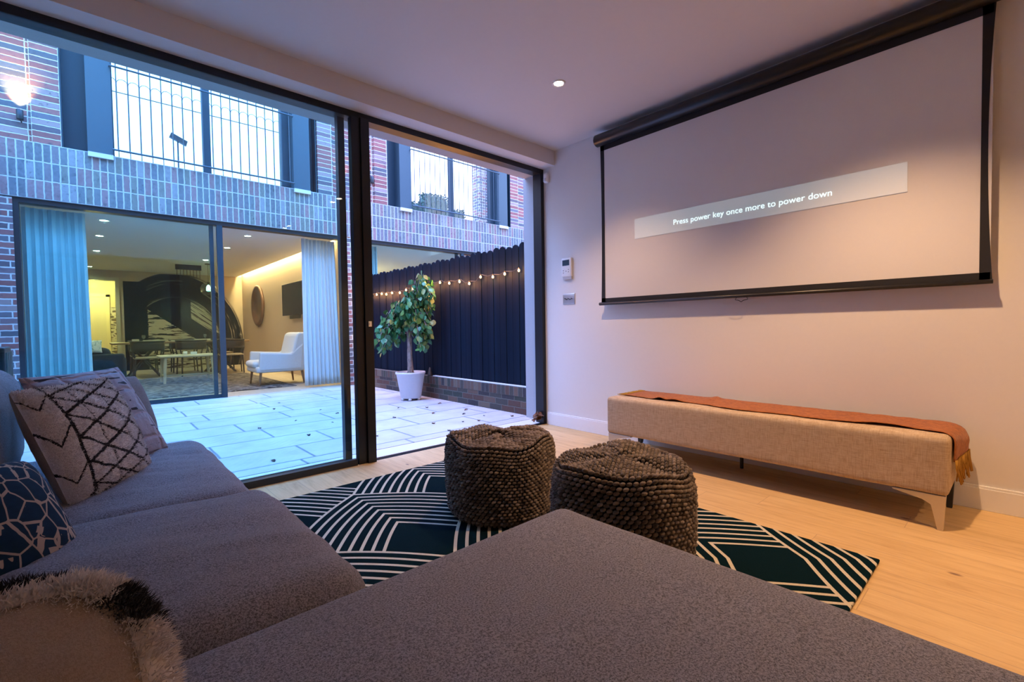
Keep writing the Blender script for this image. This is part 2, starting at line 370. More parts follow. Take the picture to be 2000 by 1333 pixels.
# ------------------------------------------------ projector screen
sx = -.060
t = thing('projector_screen', 'large pull-down projector screen with a black border', 'screen', (sx, -1.97, 1.2))
yl, yr, zt, zb = 1.171, -1.174, 1.343, .044
def sag(v, amt):  # tab tension: outer edges pull in between the corners
    return amt*(1-(2*v-1)**2)
scr = G('screen_fabric'); n = scr.noise(scr.obj(), 300, 2); m_scr = scr.bsdf(scr.mix(n, (.60, .59, .60), (.64, .63, .64)), .8, 0, n, .1, .001)
b = MB().grid(lambda u, v: (0, yl+.035-u*(yl+.035-yr+.04), -.0+v*1.39), 30, 8)
o = b.build('fabric', m_scr, t)
mb_ = paint('screen_border_black', (.008, .008, .012), .8)
d = -.0015; b = MB()
def strip(fa, fb, n=20):
    def f(u, v):
        a = fa(u); c = fb(u); return (d, a[0]+(c[0]-a[0])*v, a[1]+(c[1]-a[1])*v)
    b.grid(f, n, 1)
strip(lambda u: (yl, u*1.39), lambda u: (yl+.042-sag(u, .010), u*1.39))
strip(lambda u: (yr, u*1.39), lambda u: (yr-.048+sag(u, .022), u*1.39))
strip(lambda u: (yl+.04-u*(yl-yr+.08), zt), lambda u: (yl+.04-u*(yl-yr+.08), 1.40))
strip(lambda u: (yl+.04-u*(yl-yr+.08), 0), lambda u: (yl+.04-u*(yl-yr+.08), zb))
b.build('border', mb_, t)
MB().lathe([(.0, -1.245), (.040, -1.245), (.052, -1.235), (.052, 1.245), (.040, 1.255), (0, 1.255)], 14, (-.02, -.01, 1.435), axis='y').build('roller_case', paint('case_black', (.010, .011, .014), .35), t, True)
MB().box(.0, .058, .9, .96, 1.41, 1.49).build('wall_bracket', M_black, t)
MB().box(.0, .058, -.96, -.90, 1.41, 1.49).build('wall_bracket', M_black, t)
MB().lathe([(0, -1.225), (.012, -1.225), (.014, 1.232), (0, 1.232)], 10, (-.004, 0, -.004), axis='y').build('bottom_bar', paint('bar_black', (.015, .015, .02), .4), t, True)
MB().tube([(-.012, .035, -.012), (-.013, .045, -.030), (-.013, .02, -.036), (-.013, .004, -.046), (-.013, -.012, -.036), (-.013, -.040, -.030), (-.012, -.032, -.012)], .0025, 6).build('pull_handle', M_black, t)
# the projected message: projector light imitated by glowing overlay meshes on the screen
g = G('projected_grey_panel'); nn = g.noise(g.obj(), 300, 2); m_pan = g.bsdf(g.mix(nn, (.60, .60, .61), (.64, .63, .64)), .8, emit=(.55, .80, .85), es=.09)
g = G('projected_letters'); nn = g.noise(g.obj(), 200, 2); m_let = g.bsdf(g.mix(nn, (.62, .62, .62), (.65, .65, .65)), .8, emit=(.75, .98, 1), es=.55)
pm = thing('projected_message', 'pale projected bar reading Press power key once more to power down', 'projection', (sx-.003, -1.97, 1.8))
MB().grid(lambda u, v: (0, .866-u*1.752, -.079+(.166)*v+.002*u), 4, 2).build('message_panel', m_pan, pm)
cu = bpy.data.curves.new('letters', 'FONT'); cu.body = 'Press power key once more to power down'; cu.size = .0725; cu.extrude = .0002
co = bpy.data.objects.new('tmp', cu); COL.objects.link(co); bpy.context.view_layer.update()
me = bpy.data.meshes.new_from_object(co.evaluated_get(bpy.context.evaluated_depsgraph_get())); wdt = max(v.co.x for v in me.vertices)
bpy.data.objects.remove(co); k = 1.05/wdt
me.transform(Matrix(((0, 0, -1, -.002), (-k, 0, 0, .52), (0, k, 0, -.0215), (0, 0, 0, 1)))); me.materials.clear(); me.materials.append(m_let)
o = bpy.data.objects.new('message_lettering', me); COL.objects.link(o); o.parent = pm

# ------------------------------------------------ bench with throw
t = thing('bench', 'long low beige linen bench on pale metal legs under the screen', 'bench', (-.27, -2.1, 0))
g = G('beige_linen'); v = g.obj(); n1 = g.noise(g.mapg(v, (1, .5, 9)), 34, 4, .75); n2 = g.noise(g.mapg(v, (1, 9, .5)), 34, 4, .75)
f = g.ma('ADD', g.ma('MULTIPLY', n1, .5), g.ma('MULTIPLY', n2, .5)); M_linen = g.bsdf(g.ramp(f, [(.35, (.30, .20, .12)), (.5, (.48, .36, .24)), (.65, (.60, .48, .34))]), .95, 0, f, .5, .0015)
MB().puff(-.23, .22, -.975, .98, .165, .447, .026, 14, .004, .0015, 3).build('upholstered_body', M_linen, t, True)
def bleg(y0, s, x):  # flange runs along the body, foot tapers down
    poly = [(0, .168), (.20, .168), (.20, .160), (.085, .135), (.055, .118), (.048, .09), (.030, 0), (.008, 0)]
    return MB().extr([(y0+s*a, z) for a, z in poly], x, x+.035, 'x')
for (yy, s, x) in ((-.965, 1, -.225), (.965, -1, -.225), (-.965, 1, .175), (.965, -1, .175)):
    o = bleg(yy, s, x).build('leg', M_steel if x < 0 else M_leg, t, bevel=.002)  # rear legs coloured dark to imitate the shadow under the bench
for x in (.12,):
    MB().tube([(x, .10, .17), (x, .10, 0)], .012, 10).build('centre_leg', M_blk2, t)
th = thing('throw_blanket', 'rust orange throw with mustard fringe laid along the beige bench', 'blanket', (-.27, -2.1, .45))
g = G('rust_weave'); v = g.obj(); s_ = g.sep(v); w1_ = g.ma('SINE', g.ma('MULTIPLY', s_[1], 420.0)); w2_ = g.ma('SINE', g.ma('MULTIPLY', s_[0], 420.0)); n1 = g.noise(v, 60, 3)
hh = g.ma('ADD', g.ma('MULTIPLY', w1_, w2_), n1); M_rust = g.bsdf(g.ramp(n1, [(.3, (.22, .060, .012)), (.6, (.37, .115, .020)), (.8, (.45, .17, .035))]), .9, 0, hh, .5, .002, sheen=.1)
M_mus = paint('mustard_fringe', (.55, .28, .03), .9, .2)
def throwf(u, v):
    L = 1.985; s = u*L; y0 = .90
    edge = -.135+.02*math.sin(u*9)+.012*math.sin(u*23+1)+.05*max(0, .12-u)*4
    x = edge+(.20-edge)*v
    rip = .0035+.006*abs(Nz(u*16, v*2.2, 1))+.016*math.exp(-((u-.16)/.02)**2)*(1-v)+.014*math.exp(-((u-.215)/.025)**2)*(1-v)+.012*math.exp(-((u-.30)/.016)**2)*v+.010*math.exp(-((u-.8)/.05)**2)*(1-v)
    R = .035; flat = 1.835
    if s < flat: return (x, y0-s, rip)
    a = min((s-flat)/R, PI/2); fl = .030*v*min(1, (s-flat)/.09)
    if a < PI/2: return (x, y0-flat-fl-(R+rip)*math.sin(a)*1.25, -R+(R+rip)*math.cos(a))
    return (x+.02*(s-flat)*math.sin(v*9), y0-flat-fl-(R+rip)*1.25-.01*math.sin(v*17)*((s-flat)), -R-(s-flat-R*PI/2))
o = MB().grid(throwf, 150, 16).build('woven_cloth', M_rust, th, True); sd = o.modifiers.new('s', 'SOLIDIFY'); sd.thickness = .003; sd.offset = 1
b = MB()
for k in range(30):
    v = (k+.5)/30; p = Vector(throwf(1, v)); q = p+Vector((random.uniform(-.012, .012), -.006, .002))
    b.tube([q+Vector((0, 0, .006)), q+Vector((random.uniform(-.006, .006), -.003, -.035)), q+Vector((random.uniform(-.016, .016), random.uniform(-.022, .006), -.095-random.uniform(0, .025)))], [.0030, .0026, .0034], 5)
b.build('fringe', M_mus, th, True)
b = MB()
for k in range(36):
    v = (k+.5)/36; p = Vector(throwf(0, v)); dx = random.uniform(-.012, .012)
    b.tube([p+Vector((0, 0, .003)), p+Vector((dx, .030, .004)), p+Vector((dx*2, .062, .002)), ], [.0035, .0035, .0025], 5)
b.build('fringe', M_mus, th, True)

# ------------------------------------------------ rug
g = G('rug_weave'); o_ = g.sep(g.obj()); x, y = o_[0], o_[1]
P = .738; A0 = -1.2155; B0 = 2.074
a = g.ma('DIVIDE', g.ma('SUBTRACT', g.ma('MULTIPLY', g.ma('SUBTRACT', x, y), .70711), A0), P)
bq = g.ma('DIVIDE', g.ma('SUBTRACT', g.ma('MULTIPLY', g.ma('ADD', x, y), -.70711), B0), P)
# bowed tile edges
fb0 = g.ma('FRACT', bq); a = g.ma('ADD', a, g.ma('MULTIPLY', g.ma('SINE', g.ma('MULTIPLY', fb0, PI)), .050))
ia = g.ma('FLOOR', a); bq = g.ma('SUBTRACT', bq, g.ma('MULTIPLY', ia, .14))
fa = g.ma('SUBTRACT', a, ia); bq = g.ma('ADD', bq, g.ma('MULTIPLY', g.ma('SINE', g.ma('MULTIPLY', fa, PI)), .050)); fb = g.ma('FRACT', bq)
dd = g.ma('MULTIPLY', g.ma('MINIMUM', fa, fb), P); k = g.ma('DIVIDE', dd, .0525)
ln = g.ma('MULTIPLY', g.ma('LESS_THAN', g.ma('FRACT', k), .30), g.ma('LESS_THAN', dd, .445))
n1 = g.noise(g.obj(), 240, 2); n2 = g.noise(g.obj(), 30, 3)
dark = g.mix(n1, (.001, .007, .010), (.004, .016, .022)); lite = g.mix(n1, (.40, .36, .27), (.62, .56, .44))
M_rug = g.bsdf(g.mix(ln, dark, lite), .95, 0, g.ma('ADD', g.ma('MULTIPLY', ln, -.5), n1), .5, .003, spec=.02)
o = MB().puff(-2.82, -1.06, -2.912, -.40, .001, .013, .005, 6).build('rug', M_rug, smooth=False)
tag(o, 'dark teal rug with tan nested chevron lines under the poufs', 'rug')
o = MB().grid(lambda u, v: (-2.045+u*.028+v*.012, -1.44-u*.03+v*.03, .0145+.004*math.sin(u*3)), 4, 3).build('care_tag', paint('grey_label', (.35, .38, .42), .7))
tag(o, 'small grey fabric tag lying on the rug beside the taller pouf', 'tag'); sd = o.modifiers.new('s', 'SOLIDIFY'); sd.thickness = .001

# ------------------------------------------------ knitted poufs
g = G('charcoal_brown_wool'); n1 = g.noise(g.obj(), 55, 3, .7); n2 = g.noise(g.mapg(g.obj(), (1, 1, 4)), 320, 2); iv = g.n('ShaderNodeAttribute'); iv.attribute_name = 'UVMap'; rn = g.sep(g.uv())[0]
c = g.ramp(g.ma('ADD', g.ma('MULTIPLY', rn, .6), g.ma('MULTIPLY', n1, .4)), [(.1, (.055, .038, .030)), (.5, (.14, .105, .085)), (.9, (.30, .24, .20))])
M_wool = g.bsdf(c, .95, 0, g.ma('ADD', n1, g.ma('MULTIPLY', n2, .8)), .6, .004, sheen=.25, spec=.1)
ico = []
def ell(mb, c, t, n, a, b, h):
    """plump stitch: low ellipsoid, long axis t, outward n"""
    s = n.cross(t); vs = []; R_, S_ = 5, 8
    for i in range(R_+1):
        th_ = PI*i/R_
        for j in range(S_):
            ph = 2*PI*j/S_; vs.append(c+t*(a*math.cos(th_))+s*(b*math.sin(th_)*math.cos(ph))+n*(h*math.sin(th_)*math.sin(ph)))
    fs = [(i*S_+j, i*S_+(j+1) % S_, (i+1)*S_+(j+1) % S_, (i+1)*S_+j) for i in range(R_) for j in range(S_)]
    r = random.random(); mb.add(vs, fs, [(r, r)]*len(vs))
def pouf(label, x, y, R, H, seed, bulge, seams, rz):
    t = thing('pouf', label, 'pouf', (x, y, .026), rz)
    random.seed(seed); b = MB()
    def side(a, v):  # v 0 bottom..1 top
        z = v*H; rr = R*(1+bulge*math.sin(PI*v)**.8-.03*(v > .85)*(v-.85)/.15)
        rr *= 1+.03*math.cos(6*(a-.4))*v+.012*math.sin(3*a+seed); z += .012*math.sin(2*a+seed)*v+.010*math.cos(5*a)*v
        e = min(v/.08, 1); rr *= .93+.07*math.sin(e*PI/2); e = min((1-v)/.07, 1); rr *= .95+.05*math.sin(e*PI/2)
        return Vector((rr*math.cos(a), rr*math.sin(a), z))
    def top(a, q):  # q 0 centre..1 rim
        p = side(a, 1.0); z = p.z+.018*(1-q*q)
        for sa in seams:
            dd = abs((a-sa+PI) % (2*PI)-PI)*q; z -= .008*math.exp(-(dd/.07)**2)*(q > .25)
        return Vector((p.x*q, p.y*q, z+.006*math.sin(4*a+seed)*q))
    core = MB()
    core.grid(lambda u, v: tuple(side(u*2*PI, v)*.955+Vector((0, 0, .003))), 48, 12, uvs=False).grid(lambda u, v: tuple(top(u*2*PI, v)*.97), 48, 6, uvs=False)
    core.build('inner_lining', paint('wool_lining', (.018, .012, .010), .95), t, True)
    rows = int(H/.0158); cols = int(2*PI*R/.0240)
    for i in range(rows+1):
        v = i/rows
        for j in range(cols):
            a_ = 2*PI*(j+(i % 2)*.5+.12*Nz(i*.4, j*.3, seed))/cols
            p = side(a_, v); da = side(a_+.02, v)-p; dv = side(a_, min(v+.02, 1.0))-side(a_, max(0, v-.02)); tt = (da.normalized()+dv.normalized()*.35*(1 if (i % 2) else 1)).normalized()
            n_ = da.cross(dv).normalized(); tt = (tt-n_*tt.dot(n_)).normalized()
            ell(b, p+n_*random.uniform(-.001, .003), tt, n_, .0122*random.uniform(.9, 1.15), .0076, .0115*random.uniform(.85, 1.25))
    gs = .0165; nr = int(R*1.1/gs)
    for i in range(-nr, nr+1):
        for j in range(-nr, nr+1):
            px, py = (i+.5*(j % 2))*gs*1.35, j*gs*.92; q = math.hypot(px, py); a_ = math.atan2(py, px); rim = side(a_, 1.0); rr = math.hypot(rim.x, rim.y)
            if q/rr > .985: continue
            p = top(a_, q/rr); n_ = Vector((px*.15/R, py*.15/R, 1)).normalized(); tt = Vector((1, .35 if a_ > 0 else -.35, 0)).normalized(); tt = (tt-n_*tt.dot(n_)).normalized()
            ell(b, p+n_*random.uniform(-.002, .002), tt, n_, .0130*random.uniform(.9, 1.15), .0074, .009*random.uniform(.85, 1.2))
    b.build('knitted_cover', M_wool, t, True)
    return t
pouf('taller knitted charcoal pouf nearer the glass door', -1.827, -1.389, .275, .385, 3, .045, [2.7, -.55, -2.2], 0)
pouf('wider knitted charcoal pouf nearer the bench, behind the chaise corner', -1.825, -2.168, .272, .405, 8, .05, [.4, 2.4, -1.9], .5)

# ------------------------------------------------ sofa
t = thing('sofa', 'large grey brown tweed corner sofa with a long chaise', 'sofa', (-3.6, -2.2, 0))
def S(x0, x1, y0, y1, z0, z1, r, n=15, puff=.02, wr=.006, seed=0, nm='seat_cushion', cuts=26):
    return MB().puff(x0+3.6, x1+3.6, y0+2.2, y1+2.2, z0, z1, r, n, puff, wr, seed, cuts=cuts).build(nm, M_sofa, t, True)
S(-3.78, -3.015, -1.425, -.245, .22, .422, .085, 18, .028, .011, 1, cuts=64)
S(-3.78, -2.985, -2.300, -1.425, .22, .446, .085, 18, .024, .010, 5, cuts=64)
S(-3.78, -2.385, -4.30, -2.335, .22, .458, .062, 18, .010, .003, 9, cuts=30)
MB().puff(-.75, .56, -2.02, 1.93, .09, .24, .03, 8).build('base', M_sofa, t, True) if False else None
b = MB().puff(-4.25+3.6, -3.08+3.6, -.14, 1.93, .085, .23, .03, 8).puff(-4.25+3.6, -2.44+3.6, -2.1, -.18, .085, .23, .03, 8); b.build('base', M_sofa, t, True)
S(-4.28, -3.86, -4.1, -.20, .20, .70, .08, 12, .01, .004, 2, 'backrest')
S(-4.05, -3.69, -1.35, -.27, .41, .85, .10, 15, .03, .008, 3, 'back_cushion')
S(-4.05, -3.74, -2.30, -1.37, .41, .84, .10, 15, .03, .008, 4, 'back_cushion')
for (lx, ly) in ((-3.12, -.35), (-4.15, -.35), (-2.5, -4.1), (-2.5, -3.05)):
    MB().tube([(lx+3.6, ly+2.2, .09), (lx+3.6, ly+2.2, 0)], [.022, .016], 10).build('leg', M_leg, t)

# ------------------------------------------------ cushions
def pillow(name, label, c, right, up, w, h, th_, mats, n=34, pinch=.05, seed=0, lump=.006, exp=.42, round_=0.0):
    rv = Vector(right).normalized(); uvx = Vector(up); uvx = (uvx-rv*uvx.dot(rv)).normalized(); nv = rv.cross(uvx)
    t = thing(name, label, 'cushion', (0, 0, 0)); t.matrix_world = Matrix(((rv.x, uvx.x, nv.x, c[0]), (rv.y, uvx.y, nv.y, c[1]), (rv.z, uvx.z, nv.z, c[2]), (0, 0, 0, 1)))
    def sf(sg):
        def f(u, v):
            a, b_ = 2*u-1, 2*v-1; a = math.sin(a*PI/2*.92)/math.sin(PI/2*.92); b_ = math.sin(b_*PI/2*.92)/math.sin(PI/2*.92)
            k = max(0, (1-a*a)*(1-b_*b_))**exp
            X = a*w/2*(1-pinch*(1-b_*b_)); Y = b_*h/2*(1-pinch*(1-a*a))
            if round_:
                q = (abs(a)**6+abs(b_)**6)**(1/6.) if (a or b_) else 1; m_ = max(abs(a), abs(b_)); s_ = (m_/q) if q > 0 else 1; X *= 1-round_+round_*s_; Y *= 1-round_+round_*s_
            Z = sg*(th_/2*k)+lump*Nz(X*9+seed, Y*9, sg*2)*k+.4*lump*Nz(X*30+seed, Y*30, sg*2)*k
            return (X, Y, Z)
        return f
    return t, sf, n, mats
def finish(pl, front_name='front_cover', back_name='back_cover'):
    t, sf, n, mats = pl
    MB().grid(sf(1), n, n).build(front_name, mats[0], t, True); MB().grid(sf(-1), n, n, flip=True).build(back_name, mats[1], t, True)
    return t
def lattice():
    g = G('cream_pile_black_lattice'); s_ = g.sep(g.uv()); w_n = g.ma('MULTIPLY', g.ma('SUBTRACT', g.noise(g.uv(), 7, 2), .5), .03); u = g.ma('ADD', s_[0], w_n); v = g.ma('ADD', s_[1], w_n)
    n1 = g.noise(g.obj(), 120, 3, .7); n3 = g.noise(g.obj(), 55, 2)
    jag = g.ma('MULTIPLY', g.ma('SUBTRACT', n1, .5), .12)
    def lines(e, k, w): 
        f = g.ma('FRACT', g.ma('MULTIPLY', e, k)); d_ = g.ma('ABSOLUTE', g.ma('SUBTRACT', f, .5)); return g.ma('LESS_THAN', g.ma('ADD', d_, jag), w)
    m = g.ma('MAXIMUM', lines(g.ma('SUBTRACT', v, g.ma('MULTIPLY', u, .42)), 6.3, .062), lines(g.ma('ADD', v, g.ma('MULTIPLY', u, .675)), 6.6, .062))
    m = g.ma('MAXIMUM', m, lines(g.ma('ADD', u, g.ma('MULTIPLY', v, .12)), 5.2, .018))
    # plainer left strip with only zigzags, edged by a line
    strip = g.ma('LESS_THAN', u, .24); zz = lines(g.ma('ADD', g.ma('MULTIPLY', v, 1.0), g.ma('MULTIPLY', g.ma('PINGPONG', u, .12), .9)), 4.2, .035)
    edge = g.ma('LESS_THAN', g.ma('ABSOLUTE', g.ma('SUBTRACT', g.ma('ADD', u, g.ma('MULTIPLY', jag, .02)), .25)), .010)
    m = g.ma('ADD', g.ma('MULTIPLY', m, g.ma('SUBTRACT', 1.0, strip)), g.ma('MULTIPLY', strip, zz)); m = g.ma('MINIMUM', g.ma('ADD', m, edge), 1.0)
    col = g.mix(m, g.mix(n3, (.76, .71, .71), (.93, .89, .89)), (.012, .012, .022))
    return g.bsdf(col, 1, 0, n1, .8, .006, sheen=.4, spec=.05)
M_lat = lattice(); M_cream = fabric('cream_cotton', (.30, .24, .18), (.42, .34, .26), 300)
def fur(mb, sf, cnt, ln, umin, umax, vmin, vmax, only=None, wd=.0018, seed=1):
    random.seed(seed)
    for _ in range(cnt):
        u = random.uniform(umin, umax); v = random.uniform(vmin, vmax)
        if only and not only(u, v): continue
        p = Vector(sf(u, v)); e = 1e-3; du = Vector(sf(min(u+e, 1), v))-Vector(sf(max(u-e, 0), v)); dv = Vector(sf(u, min(v+e, 1)))-Vector(sf(u, max(v-e, 0)))
        n = du.cross(dv)
        if n.length < 1e-12: continue
        n.normalize(); n = (n+Vector([random.gauss(0, .35) for _ in range(3)])).normalized(); s_ = n.orthogonal().normalized(); s_ = Matrix.Rotation(random.random()*6.28, 3, n) @ s_
        L = ln*random.uniform(.6, 1.3); p2 = p+n*L*.6; p3 = p+n*L+Vector([random.gauss(0, ln*.12) for _ in range(3)])
        mb.add([p-s_*wd, p+s_*wd, p2+s_*wd*.8, p2-s_*wd*.8, p3], [(0, 1, 2, 3), (3, 2, 4)], [(u, v)]*5)
pl = pillow('cushion', 'fluffy cream cushion with a black diamond lattice', (-3.475, -.965, .615), (.21, .34, 0), (-.12, .09, .375), .45, .425, .17, (M_lat, M_cream), seed=3, pinch=.03, lump=.010)
tt = finish(pl); b = MB(); fur(b, pl[1](1), 26000, .008, .01, .99, .01, .99, wd=.0011); b.build('pile', M_lat, tt)
g = G('mauve_quilted_cotton'); s_ = g.sep(g.uv()); n1 = g.noise(g.obj(), 40, 3, .7); n4 = g.noise(g.obj(), 12, 2)
qz = g.ma('ABSOLUTE', g.ma('SUBTRACT', g.ma('FRACT', g.ma('ADD', g.ma('MULTIPLY', s_[1], 5.0), g.ma('MULTIPLY', n4, .5))), .5)); qx = g.ma('ABSOLUTE', g.ma('SUBTRACT', g.ma('FRACT', g.ma('ADD', g.ma('MULTIPLY', s_[0], 4.0), g.ma('MULTIPLY', n4, .5))), .5))
cr = g.noise(g.mapg(g.uv(), (3, 26, 1), (0, 0, .5)), 1.0, 2); dash = g.ma('MULTIPLY', g.ma('GREATER_THAN', cr, .60), g.ma('GREATER_THAN', g.noise(g.uv(), 5, 1), .52))
col = g.mix(n1, (.24, .20, .23), (.38, .33, .37)); col = g.mix(g.sm(g.ma('MINIMUM', qz, qx), .03, .0), col, (.42, .27, .28)); col = g.mix(dash, col, (.03, .025, .035))
M_mauve = g.bsdf(col, .95, 0, g.ma('ADD', g.sm(g.ma('MINIMUM', qz, qx), 0, .18), g.ma('MULTIPLY', n1, .5)), .7, .010)
finish(pillow('cushion', 'dusty mauve quilted cushion with dark stitched dashes behind the lattice cushion', (-3.43, -.645, .635), (.29, .39, 0), (-.14, .17, .40), .50, .46, .13, (M_mauve, M_mauve), seed=9, lump=.016))
M_bplush = fabric('brown_plush', (.12, .08, .07), (.26, .19, .18), 200)
finish(pillow('cushion', 'small brown plush cushion, only its edge shows behind the mauve one', (-3.335, -.34, .60), (.25, .43, 0), (-.10, .06, .40), .34, .36, .12, (M_bplush, M_bplush), seed=21, pinch=-.02))
g = G('navy_tortoise_print'); v = g.mapg(g.uv(), (1.15, .7, 1), (0, 0, .6)); e = g.vor(v, 11.0, 'DISTANCE_TO_EDGE')[0]; c1 = g.vor(v, 11.0)[1]; rr = g.sep(c1)[0]; n1 = g.noise(g.uv(), 30, 3)
ed = g.ma('LESS_THAN', g.ma('ADD', e, g.ma('MULTIPLY', g.ma('SUBTRACT', n1, .5), .02)), g.ma('ADD', .040, g.ma('MULTIPLY', g.ma('GREATER_THAN', g.noise(g.uv(), 7, 2), .60), .05)))
lowt = g.ma('MULTIPLY', g.ma('GREATER_THAN', g.noise(g.mapg(g.uv(), (9, 1.5, 1), (0, 0, .7)), 1.2, 2), .56), g.ma('LESS_THAN', g.ma('ADD', g.sep(g.uv())[1], g.ma('MULTIPLY', g.sep(g.uv())[0], .2)), .42))
m = g.ma('MAXIMUM', ed, lowt)
M_tort = g.bsdf(g.mix(m, g.mix(n1, (.003, .018, .050), (.009, .040, .088)), (.42, .34, .29)), .85, 0, n1, .2, .002, spec=.15)
pl = pillow('cushion', 'navy blue tortoiseshell print cushion with mustard pompoms', (-3.70, -1.665, .515), (.62, .50, 0), (-.24, .10, .36), .40, .34, .19, (M_tort, M_tort), seed=33, pinch=.02, round_=.35, exp=.36)
tt = finish(pl)
b = MB()
random.seed(5)
for _ in range(420):
    d_ = Vector([random.gauss(0, 1) for _ in range(3)]).normalized(); c0 = Vector((.205, -.125, .0)); b.tube([c0+d_*.004, c0+d_*.021], [.0018, .0012], 3, cap=False)
b.build('pompom', M_mus, tt)
# nearest cushion: linen back towards us, shaggy cream and black front wrapping the rim
g = G('shaggy_cream_black'); n1 = g.noise(g.uv(), 5.0, 1, .5); n5 = g.noise(g.obj(), 8.5, 1, .5); blk = g.ma('GREATER_THAN', n5, .56)
n2 = g.noise(g.obj(), 60, 2); M_shag = g.bsdf(g.mix(blk, g.mix(n2, (.66, .58, .52), (.85, .78, .72)), (.012, .012, .02)), 1, sheen=.4, spec=.05)
M_back = fabric('beige_linen_back', (.30, .23, .17), (.42, .33, .25), 330)
CW, CH = .50, .46
pl = pillow('cushion', 'shaggy cream and black cushion seen from its beige back, nearest the camera', (-3.665, -2.570, .470), (1, .10, 0), (-.03, .66, .66), CW, CH, .16, (M_back, M_shag), seed=44, pinch=.0, round_=.55, lump=.010, exp=.40)
tt = finish(pl, 'back_cover', 'front_cover')
def rimp(q):  # rounded outline of the cushion
    a_ = q*2*PI; c_, s_ = math.cos(a_), math.sin(a_); e_ = 2/4.6
    return Vector((CW/2*.97*math.copysign(abs(c_)**e_, c_), CH/2*.97*math.copysign(abs(s_)**e_, s_), -.030))
def rimf(u, v):
    p = rimp(u); q = rimp((u+.004) % 1)-rimp((u-.004) % 1); q.normalize(); o_ = q.cross(Vector((0, 0, 1))); R_ = .044+.004*Nz(u*30, 2); a_ = v*2*PI
    return p+o_*(R_*math.cos(a_))+Vector((0, 0, 1))*(R_*1.2*math.sin(a_))
rim = MB().grid(rimf, 160, 12).build('shaggy_rim', M_shag, tt, True)
b = MB(); fur(b, rimf, 48000, .016, 0, .999, 0, .999, None, .0010, 3); b.build('shaggy_pile', M_shag, rim)

# ------------------------------------------------ courtyard
struct('courtyard_floor', MB().box(-4.45, .17, .30, 4.86, -.10, 0), M_pave, 'pale sandstone paving of the courtyard')
struct('courtyard_floor_neighbour', MB().box(.30, 4.6, .30, 4.86, -.10, 0), M_pave, 'paving behind the fence')
struct('wall_courtyard_left', MB().box(-4.65, -4.45, .37, 4.8, -.1, 3.3), M_brick, 'brick side wall of the courtyard')
struct('wall_neighbour', MB().box(4.6, 4.8, .0, 5.1, -.1, 3.3), M_brick, 'brick side wall beyond the fence')
pw = thing('garden_wall', 'low dark brick wall carrying the black fence', 'wall', (.17, 0, 0))
MB().box(0, .14, .40, 4.80, 0, .20).build('brick_courses', M_lowbrick, pw)
MB().box(-.004, .14, .40, 4.80, .20, .312).build('coping_course', M_lowsold, pw)
MB().box(.012, .062, .45, 2.42, .3125, .322).build('pale_strip', paint('pale_coping', (.72, .78, .80), .5), pw)  # light-coloured coping along part of the wall top
fe = thing('fence', 'tall black timber fence with rounded board tops', 'fence', (.24, 0, .30))
g = G('black_stained_timber'); n1 = g.noise(g.mapg(g.obj(), (1, 1, .08)), 60, 4, .6); rnd = g.white(g.comb(g.ma('FLOOR', g.ma('DIVIDE', g.sep(g.obj())[1], .1165)), 1.0))[0]
M_fence = g.bsdf(g.mix(rnd, (.001, .005, .013), (.003, .010, .022)), .75, 0, n1, .4, .003, spec=.12)
b = MB(); k = 0; yy = .41
random.seed(12)
while yy < 4.72:
    w = .108; zt_ = 1.665+.012*math.sin(k*1.7); r = w/2; poly = [(yy, .012), (yy+w, .012), (yy+w, zt_-r)]
    for i in range(1, 9):
        a_ = PI*i/9; poly.append((yy+r+r*math.cos(a_), zt_-r+r*.95*math.sin(a_)))
    poly.append((yy, zt_-r)); off = .004*(k % 2); b.extr(poly, off, off+.018, 'x'); yy += .1165; k += 1
b.build('board_panel', M_fence, fe)
b = MB().box(.022, .062, .41, 4.75, .25, .34).box(.022, .062, .41, 4.75, 1.30, 1.39); b.build('rail', M_fence, fe)
# string of warm bulbs
sl = thing('string_lights', 'string of warm bulbs hung along the black fence', 'lights', (.205, 0, 1.6))
bu = [(.60, 1.648), (.845, 1.631), (1.064, 1.615), (1.304, 1.636), (1.541, 1.572), (1.754, 1.615), (1.992, 1.612), (2.217, 1.64), (2.46, 1.63), (2.709, 1.62), (2.962, 1.606), (3.163, 1.60), (3.36, 1.57), (3.613, 1.585), (3.81, 1.575), (3.971, 1.594), (4.159, 1.59), (4.40, 1.59)]
M_bulb = glow('warm_bulb', (1, .50, .14), 3.2)
pts = []
for i, (y0_, z0_) in enumerate(bu):
    pts.append((.012, y0_, z0_-1.6+.035))
    if i < len(bu)-1: pts.append((.014, (y0_+bu[i+1][0])/2, min(z0_, bu[i+1][1])-1.6+.022))
MB().tube(pts, .003, 5).build('cable', M_leg, sl)
for i, (y0_, z0_) in enumerate(bu):
    o = MB().lathe([(0, -.017), (.010, -.012), (.0135, 0), (.010, .012), (.005, .02), (0, .02)], 12, (0, y0_, z0_-1.6)).build('bulb', M_bulb, sl, True)
    MB().lathe([(.006, .018), (.007, .036), (0, .037)], 8, (0, y0_, z0_-1.6)).build('bulb_socket', M_leg, o)
    lamp('bulb_glow', 'POINT', (-.03, y0_, z0_-1.6), 2.2, (1, .40, .11), .015, parent=sl)
o = MB().lathe([(.042, 0), (.038, .01), (.010, .12), (0, .125)], 14, (.188, 2.50, .3125)).build('garden_cone', M_leg, smooth=True); tag(o, 'small black cone standing on the low brick wall behind the pot', 'ornament')

